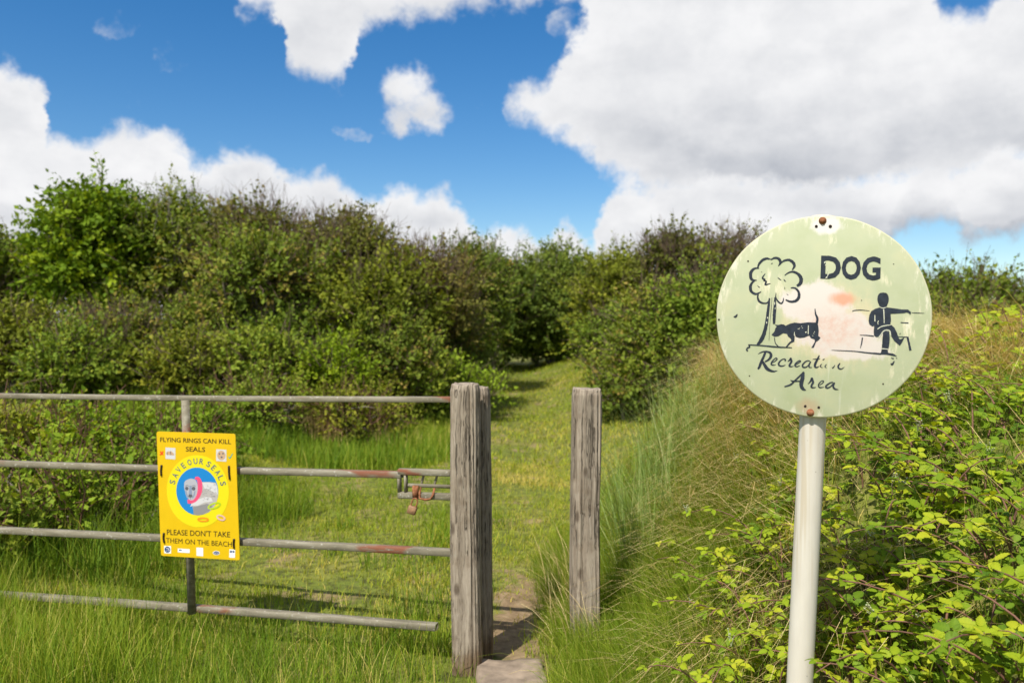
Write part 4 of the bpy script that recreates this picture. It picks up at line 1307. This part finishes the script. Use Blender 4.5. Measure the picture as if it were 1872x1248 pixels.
m.poly([(478, 486), (540, 484), (600, 494), (614, 540), (616, 590), (560, 560), (500, 540)]).poly([(395, 655), (450, 630), (520, 610), (560, 620), (570, 650), (500, 660), (440, 690), (395, 690), (375, 700), (385, 670)])
m.build('seal_highlight', LGR, panel)
m = mk(0.0015)
m.poly([(402, 765), (398, 700), (450, 690), (520, 670), (570, 690), (540, 735), (480, 766), (435, 773)])
for _ in range(46):
    a, b = rng.uniform(470, 600), rng.uniform(500, 640)
    m.brush([(a, b), (a + rng.uniform(5, 16), b + rng.uniform(-3, 8))], [2, 3])
m.build('seal_markings', pm('mid_grey_print', (0.24, 0.23, 0.23)), panel)
m = mk(0.0017)
m.brush([(352, 655), (392, 650), (430, 620), (456, 565), (462, 500), (448, 455), (420, 448)], [34, 38, 40, 42, 40, 32, 22], 8, 0.0)
m.build('pink_ring', PK, panel)
mk(0.0019).poly([(380, 452), (420, 462), (440, 500), (440, 560), (425, 610), (400, 640), (372, 640), (345, 615), (332, 570), (324, 520), (334, 475)], 4).build('seal_face', pm('face_grey_print', (0.40, 0.40, 0.44)), panel)
m = mk(0.0021)
m.ellipse(347, 540, 15, 16).ellipse(406, 540, 16, 17).ellipse(378, 605, 18, 14).brush([(335, 520), (350, 512), (366, 520)], 4).brush([(392, 518), (410, 512), (424, 522)], 4).brush([(378, 618), (378, 634)], 4)
m.build('seal_eyes_nose', DGR, panel)
m = mk(0.0020)
m.brush([(378, 515), (380, 560), (378, 600)], [20, 26, 30]).brush([(338, 560), (348, 600), (362, 625)], [10, 12, 8]).brush([(418, 560), (408, 600), (394, 625)], [10, 12, 8])
m.build('seal_muzzle', pm('blue_grey_print', (0.22, 0.26, 0.36)), panel)


def ringp(cx, cy, rx, ry, w, mat, rot=0.0, lift=0.0022):
    mm = mk(lift)
    c, s = math.cos(rot), math.sin(rot)
    mm.brush([(cx + rx * math.cos(a) * c - ry * math.sin(a) * s, cy + rx * math.cos(a) * s + ry * math.sin(a) * c) for a in np.linspace(0, 2 * PI, 17)], w, 3, 0.0)
    mm.build('printed_ring', mat, panel)


ringp(485, 810, 44, 14, 13, ORG)
ringp(583, 688, 54, 20, 13, GRN, -0.35)
ringp(640, 792, 34, 18, 13, LIL, 0.35)
m = mk(0.0006)
m.poly([(166, 184), (252, 188), (250, 288), (164, 284)]).poly([(606, 192), (694, 196), (693, 300), (604, 296)])
m.parts('photo_print', LGR, panel)
m = mk(0.0008)
m.poly([(168, 240), (180, 220), (215, 215), (240, 240), (238, 252), (190, 250)]).ellipse(650, 246, 36, 42)
m.parts('photo_seal', TAN, panel)
mk(0.0010).ellipse(634, 232, 7, 7).ellipse(664, 230, 7, 7).ellipse(652, 262, 9, 7).brush([(178, 225), (182, 250)], 5).brush([(208, 218), (212, 248)], 5).build('photo_seal_marks', DGR, panel)
mk(0.0006).brush([(118, 220), (132, 236), (145, 250)], [9, 12, 9]).brush([(146, 218), (132, 236), (116, 252)], [9, 12, 9]).build('red_cross', RD, panel)
mk(0.0006).brush([(712, 254), (724, 268), (748, 228)], [6, 9, 6]).build('green_tick', TEA, panel)
m = mk(0.0006)
m.poly([(142, 1046), (202, 1046), (202, 1112), (142, 1110)]).poly([(260, 1066), (364, 1072), (363, 1106), (260, 1100)]).poly([(422, 1056), (480, 1058), (480, 1132), (422, 1128)]).poly([(708, 1068), (758, 1070), (756, 1142), (706, 1140)]).ellipse(594, 1101, 30, 18)
m.parts('logo_backing', WH, panel)
m = mk(0.0008)
m.ellipse(171, 1078, 25, 27).brush([(270, 1080), (295, 1082)], 9).ellipse(594, 1101, 26, 14).ellipse(722, 1088, 10, 10).ellipse(744, 1088, 9, 9)
m.parts('logo_marks', NVY, panel)
m = mk(0.0010)
m.brush([(160, 1068), (182, 1072), (184, 1092)], [6, 8, 6]).brush([(160, 1092), (172, 1084)], 5).text('BFR', (576, 1107), (612, 1108), (576, 1095))
m.build('logo_details', LGR, panel)
for pts, w_ in [([(131, 338), (126, 385), (128, 432)], [8, 13, 8]), ([(715, 336), (716, 395), (721, 455)], [8, 13, 8]), ([(143, 932), (139, 975), (146, 1018)], [8, 12, 8]), ([(751, 975), (747, 1015), (750, 1056)], [9, 14, 9])]:
    g = Geo()
    mm = mk()
    tube(g, [(*mm.xy(*q), 0.002) for q in catmull(pts, 4)], 0.0055, 8, cap=True)
    g.build('cable_tie', INK2, panel)

# ------------------------------------------------------------------ step slab
g = Geo()
n1, n2 = 26, 18
u, v_ = np.meshgrid(np.linspace(-1, 1, n1), np.linspace(-1, 1, n2))
X = u * 0.165 + 0.008 * np.sin(v_ * 5 + 1)
Y = v_ * 0.29 + 0.012 * np.sin(u * 4)
edge = np.minimum(1 - np.abs(u), 1 - np.abs(v_))
Zs = 0.035 + 0.012 * ss(0, 0.12, edge) + 0.004 * wob(X, Y, 16) - 0.01 * np.exp(-((u - 0.1) / 0.5) ** 2)
Zs[edge < 1e-6] = -0.05
i = (np.arange(n2 - 1)[:, None] * n1 + np.arange(n1 - 1)[None, :])
g.add(np.stack([X, Y, Zs], -1), np.stack([i, i + 1, i + n1 + 1, i + n1], -1).reshape(-1, 4))
step = g.build('stone_step', M['stone'], smooth=True)
step.location = (-0.005, 3.62, float(H(0, 3.62)))
tag(step, 'worn brown step slab in the gap beside the gate post', 'step')


# ------------------------------------------------------------------ grass
def scatter(n, x0, x1, y0, y1, keep=None):
    x, y = rng.uniform(x0, x1, n), rng.uniform(y0, y1, n)
    if keep is not None:
        k = rng.uniform(0, 1, n) < keep(x, y)
        x, y = x[k], y[k]
    return x, y, H(x, y) - 0.005


def inview(x, y, m=0.25):
    return (np.abs(x) < 0.624 * y + m)


def earth(x, y):
    """Bare trodden strip through the gap, 0..1."""
    e = 0.8 - np.hypot((x - 0.10) / 0.28, (y - 4.4) / 1.0) + 0.55 * wob(x, y, 5) + 0.35 * wob(x, y, 13)
    e = np.maximum(e, np.where((np.abs(x + 0.005) < 0.16) & (np.abs(y - 3.62) < 0.30), 1.0, 0))
    return ss(-0.05, 0.35, e)


def bankness(x, y):
    return ss(0.05, 0.5, (x - (0.28 + 0.14 * ss(3.0, 4.2, y))) / (2.0 - ss(2.5, 4.6, y)))


# lush grass in front of and under the gate
g = Geo()
x, y, z = scatter(52000, -3.4, 0.6, 3.0, 4.9, lambda x, y: inview(x, y) * (1 - earth(x, y)) * (0.55 + 0.45 * wob(x, y, 1.5)) * (1 - 0.92 * ss(0.05, 0.45, y - (3.851 - 0.235 * x))))
n = len(x)
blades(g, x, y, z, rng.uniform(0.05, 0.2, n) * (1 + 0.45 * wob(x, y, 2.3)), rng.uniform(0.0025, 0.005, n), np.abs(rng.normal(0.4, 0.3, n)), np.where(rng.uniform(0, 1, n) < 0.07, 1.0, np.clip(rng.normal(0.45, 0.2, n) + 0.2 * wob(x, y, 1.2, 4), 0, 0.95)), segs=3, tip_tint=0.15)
tag(g.build('grass', M['grass']), 'lush green grass under and in front of the gate', 'grass', kind='stuff')
g = Geo()
x, y, z = scatter(16000, -3.4, -0.25, 3.3, 4.75, lambda x, y: inview(x, y) * (y - (3.851 - 0.235 * x) < 0.22 + 0.12 * ss(-1.5, -2.6, x)) * ss(0.1, 0.7, wob(x, y, 2.7, 11) + 0.55 * ss(-1.4, -2.4, x)) * (np.abs(y - (3.851 - 0.235 * x)) > 0.03))
n = len(x)
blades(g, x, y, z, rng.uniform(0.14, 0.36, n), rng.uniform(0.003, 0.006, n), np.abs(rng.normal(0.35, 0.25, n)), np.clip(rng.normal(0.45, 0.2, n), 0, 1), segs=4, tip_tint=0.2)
tag(g.build('grass', M['grass']), 'taller grass tufts half hiding the lowest gate rail', 'grass', kind='stuff')
# short turf on the path side of the gate
g = Geo()
x, y, z = scatter(150000, -5, 1.6, 4.0, 9.5, lambda x, y: inview(x, y) * (1 - 0.93 * earth(x, y)) * np.clip(0.6 + 0.38 * wob(x, y, 1.1, 2) + 0.35 * wob(x, y, 4.3, 1), 0.12, 1) * (1 - bankness(x, y) * 0.6))
n = len(x)
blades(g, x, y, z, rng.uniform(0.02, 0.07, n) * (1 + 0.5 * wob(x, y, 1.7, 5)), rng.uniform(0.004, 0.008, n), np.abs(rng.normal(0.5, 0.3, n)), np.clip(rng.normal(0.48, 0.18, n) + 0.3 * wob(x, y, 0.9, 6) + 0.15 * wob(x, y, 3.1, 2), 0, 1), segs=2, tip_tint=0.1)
tag(g.build('grass', M['lawn']), 'short sunlit yellow green turf behind the gate', 'grass', kind='stuff')
g = Geo()
x, y, z = scatter(70000, -4, 3.5, 9.3, 26, lambda x, y: inview(x, y) * (0.6 + 0.4 * wob(x, y, 0.8, 2)))
n = len(x)
blades(g, x, y, z, rng.uniform(0.03, 0.10, n), rng.uniform(0.010, 0.02, n), np.abs(rng.normal(0.5, 0.3, n)), np.clip(rng.normal(0.45, 0.15, n) + 0.25 * wob(x, y, 0.6, 8), 0, 1), segs=2)
tag(g.build('grass', M['lawn']), 'distant turf of the path between the trees', 'grass', kind='stuff')
# taller grass along the foot of the left thicket
g = Geo()
x, y, z = scatter(24000, -5.2, -0.6, 8.8, 12.5, lambda x, y: inview(x, y) * ss(-0.25, 0.35, (-1.3 - x) - 0.75 * (9 - y) + 0.5 * wob(x, y, 1.3)))
n = len(x)
blades(g, x, y, z, rng.uniform(0.08, 0.30, n) * (1 + 0.4 * wob(x, y, 2.0, 3)), rng.uniform(0.006, 0.012, n), np.abs(rng.normal(0.35, 0.25, n)), np.clip(rng.normal(0.38, 0.2, n) + 0.2 * wob(x, y, 1.0, 5), 0, 1), segs=3, tip_tint=0.12)
tag(g.build('grass', M['grass']), 'tall dark green grass along the foot of the left thicket', 'grass', kind='stuff')
g = Geo()
x, y, z = scatter(7000, -3.6, -0.9, 10.2, 12.6, lambda x, y: ss(-0.15, 0.5, wob(x, y, 1.7, 9) + 0.25 * wob(x, y, 6, 2)) * ss(1.3, 0.6, np.hypot((x + 2.0) / 1.1, (y - 11.2) / 1.0)))
n = len(x)
blades(g, x, y, z, rng.uniform(0.15, 0.5, n), rng.uniform(0.005, 0.010, n), np.abs(rng.normal(0.35, 0.25, n)), np.clip(rng.normal(0.22, 0.2, n), 0, 1), segs=3)
tag(g.build('dry_grass', M['straw']), 'pinkish brown dry grass before the front thicket', 'grass', kind='stuff')
# tufts in the turf
g = Geo()
for _ in range(45):
    tx, ty = rng.uniform(-3, 0.2), rng.uniform(4.5, 8.5)
    if float(earth(np.array(tx), np.array(ty))) > 0.2:
        continue
    k = 45
    x, y = tx + rng.normal(0, 0.07, k), ty + rng.normal(0, 0.07, k)
    blades(g, x, y, H(x, y), rng.uniform(0.10, 0.26, k), rng.uniform(0.004, 0.007, k), np.abs(rng.normal(0.45, 0.25, k)), np.clip(rng.normal(0.35, 0.12, k), 0, 1), segs=3)
tag(g.build('grass', M['grass']), 'darker grass tufts dotted over the short turf', 'grass', kind='stuff')
# long grass climbing the bank by the right post
g = Geo()


def bankgrass(x, y):
    a = ss(0.12, 0.34, x - 0.05 * wob(x, y, 4)) * (1 - ss(0.225, 0.36, x / y + 0.05 * wob(x, y, 2.2)))
    return inview(x, y, 0.1) * a


x, y, z = scatter(70000, 0.1, 1.7, 2.6, 5.7, bankgrass)
n = len(x)
blades(g, x, y, z, rng.uniform(0.12, 0.38, n) * (1 - 0.35 * ss(0.4, 0.15, x)) * (1 + 0.25 * wob(x, y, 3.0, 5)), rng.uniform(0.0022, 0.0045, n), np.clip(np.abs(rng.normal(0.5, 0.3, n)), 0, 1.2), np.clip(rng.normal(0.42, 0.17, n), 0, 0.95), heading=rng.normal(PI + 0.6, 1.1, n), segs=3, tip_tint=0.2)
tag(g.build('long_grass', M['grass']), 'long arching green grass on bank left of white signpost', 'grass', kind='stuff')
g = Geo()
x, y, z = scatter(42000, 0.3, 4.6, 1.7, 7.0, lambda x, y: inview(x, y, 0.1) * ss(-0.1, 0.25, bankness(x, y)) * np.clip(0.6 - 0.6 * wob(x, y, 2.3, 7), 0.05, 1))
n = len(x)
blades(g, x, y, z, rng.uniform(0.08, 0.30, n), rng.uniform(0.0022, 0.005, n), np.clip(np.abs(rng.normal(0.5, 0.3, n)), 0, 1.2), np.clip(rng.normal(0.4, 0.17, n), 0, 0.95), segs=3, tip_tint=0.2)
tag(g.build('grass', M['grass']), 'green grass growing up through the bank brambles', 'grass', kind='stuff')
# dead straw thatch over the bank, combed downhill in swaths
g = Geo()


def thatch(x, y):
    top = ss(3.2, 4.1, y) * (0.6 + 0.8 * wob(x, y, 1.6, 7))
    low = np.clip(1.2 * wob(x, y, 2.6, 7) - 0.1, 0, 0.9)
    return inview(x, y, 0.1) * ss(0.0, 0.35, bankness(x, y)) * (0.06 + 0.94 * ss(0.17, 0.25, x / y + 0.03 * wob(x, y, 3.1))) * np.clip(np.maximum(top, low), 0.05, 1)


x, y, z = scatter(70000, 0.4, 5.0, 1.7, 6.6, thatch)
n = len(x)
hd_ = PI * 1.12 + 1.1 * wob(x, y, 1.1, 2) + rng.normal(0, 0.55, n)
blades(g, x, y, z + rng.uniform(0.02, 0.16, n) * ss(3.0, 4.4, y) + 0.02, rng.uniform(0.15, 0.48, n), rng.uniform(0.0022, 0.005, n), np.clip(rng.normal(1.08, 0.16, n), 0.5, 1.3), np.clip(rng.normal(0.6, 0.26, n), 0, 1), heading=hd_, segs=3, tip_tint=-0.1)
x, y, z = scatter(260, 0.2, 0.46, 3.9, 5.2)
n = len(x)
blades(g, x, y, z + rng.uniform(0, 0.15, n), rng.uniform(0.15, 0.4, n), rng.uniform(0.002, 0.0042, n), np.clip(rng.normal(0.7, 0.3, n), 0.1, 1.2), np.clip(rng.normal(0.6, 0.2, n), 0, 1), heading=rng.normal(PI, 0.9, n), segs=4)
tag(g.build('straw', M['straw']), 'tangled dead straw grass lying over the bank', 'straw', kind='stuff')
# marram-like tufts on the near end of the bank
g = Geo()
for _ in range(60):
    tx, ty = rng.uniform(0.62, 1.5), rng.uniform(4.4, 5.8)
    if rng.uniform() > 1.0 - 0.9 * (tx - 0.6):
        continue
    k = 34
    x, y = tx + rng.normal(0, 0.05, k), ty + rng.normal(0, 0.05, k)
    blades(g, x, y, H(x, y), rng.uniform(0.3, 0.9, k) * (1.1 - 0.3 * ss(0.8, 1.3, tx)), rng.uniform(0.003, 0.0058, k), np.clip(np.abs(rng.normal(0.42, 0.28, k)), 0, 1.15), np.clip(rng.normal(0.42, 0.2, k), 0, 1), segs=5)
tag(g.build('dune_grass', M['marram']), 'tall grey green dune grass tufts right of the lone post', 'grass', kind='stuff')


# ------------------------------------------------------------------ brambles
def leaflet(geo, base, ax, nrm, L, W, tint, toothed=True):
    """An ovate leaflet folded on its midrib, with a toothed edge and paler ribs."""
    ax, nrm = unit(ax), unit(nrm)
    sd = unit(np.cross(nrm, ax))
    up = np.cross(ax, sd)
    curl, fold = rng.uniform(0.02, 0.40), rng.uniform(0.04, 0.2)
    if toothed:
        ts = np.array([0.0, 0.10, 0.20, 0.26, 0.38, 0.44, 0.56, 0.62, 0.74, 0.80, 0.90, 1.0])
        ws = np.array([0.0, 0.26, 0.43, 0.37, 0.51, 0.44, 0.49, 0.40, 0.38, 0.28, 0.19, 0.0])
    else:
        ts = np.array([0.0, 0.22, 0.48, 0.75, 1.0])
        ws = np.array([0.0, 0.40, 0.50, 0.33, 0.0])
    mid = [base + ax * L * t - up * L * curl * t * t for t in ts]
    v, tn = [mid[0]], [tint + 0.1]
    for k, (t, w_, c) in enumerate(zip(ts[1:-1], ws[1:-1], mid[1:-1])):
        jg = 1 + rng.uniform(-0.1, 0.1)
        v += [c + sd * W * w_ * jg + up * W * fold, c, c - sd * W * w_ * jg + up * W * fold]
        e = 0.07 if k % 2 else -0.03
        tn += [tint + e, tint + 0.14, tint + e]
    v.append(mid[-1])
    tn.append(tint + 0.15)
    n = len(ts) - 2
    l = 3 * n + 1
    q = [f for k in range(n - 1) for f in ((1 + 3 * k, 4 + 3 * k, 5 + 3 * k, 2 + 3 * k), (2 + 3 * k, 5 + 3 * k, 6 + 3 * k, 3 + 3 * k))]
    geo.add(np.array(v), q, [(0, 1, 2), (0, 2, 3), (l - 3, l, l - 2), (l - 2, l, l - 1)], np.clip(tn, 0, 1))


def bramble_leaf(geo, base, ax, nrm, size, tint, n=3, toothed=True):
    ax, nrm = unit(ax), unit(nrm)
    sd = unit(np.cross(nrm, ax))
    hub = base + ax * size * 0.55
    tube(geo, [base, hub], [0.0014, 0.001], 3, tint=1.0)
    leaflet(geo, hub + ax * size * 0.2, ax, nrm, size, size * 0.66, tint + rng.normal(0, 0.04), toothed)
    for s in (-1, 1):
        leaflet(geo, hub + sd * s * size * 0.06, sd * s * 1.0 + ax * 0.22, nrm + sd * s * 0.2, size * 0.84, size * 0.56, tint + rng.normal(0, 0.05), toothed)
        if n == 5:
            leaflet(geo, hub, sd * s * 0.85 - ax * 0.4, nrm, size * 0.6, size * 0.45, tint + rng.normal(0, 0.05), toothed)


LEAVES = []
for k in range(12):
    g = Geo()
    bramble_leaf(g, np.zeros(3), np.array([1.0, 0, 0]), np.array([rng.normal(0, 0.12), rng.normal(0, 0.12), 1.0]), rng.uniform(0.036, 0.056), 0.35 + 0.04 * k, 5 if k % 4 == 0 else 3)
    LEAVES.append(g.mesh('leaf', M['bramble']))
BUDS = []
for k in range(3):
    g = Geo()
    for _ in range(9):
        c = np.array([rng.normal(0, 0.008), rng.normal(0, 0.008), rng.uniform(0, 0.04)])
        tube(g, [(0, 0, -0.02), tuple(c)], [0.001, 0.0008], 3)
        r = rng.uniform(0.0022, 0.004)
        g.add([c + np.array(d_) * r for d_ in ((1, 0, 0), (-1, 0, 0), (0, 1, 0), (0, -1, 0), (0, 0, 1.2), (0, 0, -1))], None, [(0, 2, 4), (2, 1, 4), (1, 3, 4), (3, 0, 4), (2, 0, 5), (1, 2, 5), (3, 1, 5), (0, 3, 5)])
    BUDS.append(g.mesh('flower_bud', M['bud'], smooth=True))


def frame(ax, nrm):
    ax = Vector(ax).normalized()
    nrm = Vector(nrm)
    sd = nrm.cross(ax).normalized()
    return Matrix((ax, sd, ax.cross(sd))).transposed()


def bramble(x, y, label, group, height, canes=2, leaf_step=0.06, scale=1.0, tall=0.5):
    z = float(H(x, y))
    root = empty('bramble', (x, y, z))
    tag(root, label, 'bramble', group)
    for c in range(canes):
        a = rng.uniform(0, 2 * PI)
        ox, oy = rng.normal(0, 0.10, 2)
        if abs(x + ox - base.x) < 0.07 and abs(y + oy - base.y) < 0.09:
            continue
        reach = rng.uniform(0.15, 0.55) * (1.3 - tall)
        h = height * rng.uniform(0.5, 1.2)
        t = np.linspace(0, 1, 9)
        px_, py_ = ox + np.cos(a) * reach * t ** 1.4, oy + np.sin(a) * reach * t ** 1.4
        gnd_ = H(x + px_, y + py_) - z
        hz = gnd_[0] + h * (1 - (1 - t) ** 1.9) - (1 - tall) * 0.35 * h * t ** 3
        hz = np.maximum(hz, gnd_ + 0.03)
        pts = np.stack([px_, py_, hz], -1)
        pts[0, 2] = gnd_[0] - 0.05
        g = Geo()
        tube(g, pts, np.linspace(0.0042, 0.0015, 9), 5)
        g.build('cane', M['cane'], root, smooth=True)
        L = np.sum(np.linalg.norm(np.diff(pts, axis=0), axis=1))
        k = max(4, int(L / leaf_step))
        for i in range(k):
            tt = (i + 0.6) / k
            if tt < 0.15:
                continue
            f = tt * 8
            i0 = min(int(f), 7)
            p_ = pts[i0] + (pts[i0 + 1] - pts[i0]) * (f - i0)
            tn = unit(pts[i0 + 1] - pts[i0])
            phi = i * 2.4 + rng.normal(0, 0.5)
            out = np.array([math.cos(phi), math.sin(phi), 0.25])
            ax = unit(out + tn * (0.35 + 0.5 * tt) + np.array([0, 0, -0.15]))
            o = bpy.data.objects.new('leaf', LEAVES[rng.integers(len(LEAVES))])
            COL.objects.link(o)
            o.parent = root
            s = scale * rng.uniform(0.75, 1.2) * (1.05 - 0.45 * tt ** 3)
            o.matrix_local = Matrix.Translation(Vector(p_)) @ (frame(ax, (rng.normal(-0.12, 0.3), rng.normal(-0.3, 0.3), 1.0)).to_4x4()) @ Matrix.Scale(s, 4)
        if rng.uniform() < 0.14:
            o = bpy.data.objects.new('flower_bud', BUDS[rng.integers(3)])
            COL.objects.link(o)
            o.parent = root
            o.location = Vector(pts[-1])
            o.rotation_euler = (rng.normal(0, 0.4), rng.normal(0, 0.4), rng.uniform(0, 6))
    return root


ZONES = [
    ('leafy bramble at the bottom right corner of the bank', 'brambles at the bottom right', 0.43, 0.66, 1.85, 2.6, 13, 0.24, 1.0, 6),
    ('bramble on the bank close right of the white signpost', 'brambles right of the signpost', 0.385, 0.52, 2.55, 3.3, 9, 0.25, 0.95, 6),
    ('bramble on the bank left of the white signpost', 'brambles left of the signpost', 0.25, 0.36, 2.6, 3.6, 8, 0.34, 0.92, 6),
    ('bramble halfway up the bank at the right', 'brambles halfway up the bank', 0.45, 0.67, 2.7, 3.9, 13, 0.24, 0.92, 6),
    ('bramble in straw at the top of the bank', 'brambles on top of the bank', 0.44, 0.67, 4.2, 6.2, 11, 0.32, 1.0, 6),
    ('sparse bramble in straw beneath the round sign', 'brambles below the round sign', 0.22, 0.42, 3.6, 4.6, 9, 0.22, 0.9, 5)]
ORD = ['leftmost', 'second from left', 'third from left', 'fourth from left', 'fifth from left', 'sixth from left', 'seventh from left', 'eighth from left', 'ninth from left', 'tenth from left', 'eleventh from left', 'twelfth from left', 'rightmost']
for lb, gp, u0, u1, y0, y1, n, h, s, nc in ZONES:
    depths = rng.permutation(np.linspace(y0, y1, n))
    for k in range(n):
        y = float(depths[k])
        u = u0 + (k + rng.uniform(0.2, 0.8)) / n * (u1 - u0)
        if 0.30 < u < 0.475 and y < 2.7:
            y = 2.7 + 0.1 * (k % 3)
        bramble(u * y, y, lb + ', ' + ('rightmost' if k == n - 1 else ORD[k]), gp, h, canes=nc, scale=s, tall=rng.uniform(0.2, 0.9))
# small joined leaf cover under the canes
g = Geo()
x, y, z = scatter(4400, 0.6, 4.3, 1.8, 6.3, lambda x, y: inview(x, y, 0.1) * bankness(x, y) * ss(0.25, 0.5, (x + 0.15 * (3 - y))))
for a, b, c in zip(x, y, z):
    th = rng.uniform(0, 2 * PI)
    bramble_leaf(g, np.array([a, b, c + rng.uniform(0.03, 0.2)]), np.array([math.cos(th), math.sin(th), rng.normal(0, 0.2)]), np.array([rng.normal(-0.1, 0.3), rng.normal(-0.3, 0.3), 1.0]), rng.uniform(0.026, 0.045), np.clip(rng.normal(0.42, 0.2), 0, 1), toothed=False)
tag(g.build('bramble_cover', M['bramble']), 'low bramble leaves carpeting the bank between the canes', 'ground cover', kind='stuff')
# tall weeds before the thicket
g = Geo()
x, y, z = scatter(9000, -4.4, -1.7, 4.9, 7.2, lambda x, y: inview(x, y) * ss(-0.2, 0.4, -1.9 - x - 0.3 * (6 - y) + 0.5 * wob(x, y, 2)))
n = len(x)
blades(g, x, y, z, rng.uniform(0.15, 0.5, n), rng.uniform(0.004, 0.008, n), np.abs(rng.normal(0.4, 0.28, n)), np.clip(rng.normal(0.4, 0.2, n), 0, 1), segs=4)
tag(g.build('grass', M['grass']), 'tall grass in front of the bramble thicket behind the gate', 'grass', kind='stuff')
# bramble mass behind the left half of the gate
for k, (px0, px1, pt, d, lb) in enumerate([(-60, 130, 752, 6.6, 'bramble thicket at left edge behind the gate'), (90, 260, 748, 6.9, 'bramble thicket behind the gate left of yellow board'), (220, 420, 768, 7.4, 'low bramble thicket behind the yellow board'),
                                          (-40, 150, 880, 5.7, 'dark low bramble at left edge behind the lower rails'), (120, 300, 860, 6.0, 'low bramble behind the rails beside the yellow board'), (410, 560, 690, 10.2, 'bramble bush above the tall grass behind gate'), (560, 740, 700, 10.8, 'bramble bush behind the latch end of gate')]):
    woody('bramble_thicket', lb, 'bramble', px0, px1, pt, d, ['yellowish', 'bramble', 'fern', 'mid', 'fern', 'mid', 'yellowish'][k], None, leaf=0.05, clumps=20, n_shoot=20, n_leaf=11, tint=[0.7, 0.2, 0.4, 0.8, 0.3, 0.6, 0.6][k], twigs=16, trunk_r=0.012, stems=3, clump_r=0.26, shoot_len=0.3, depth=0.7, twigmat='cane')
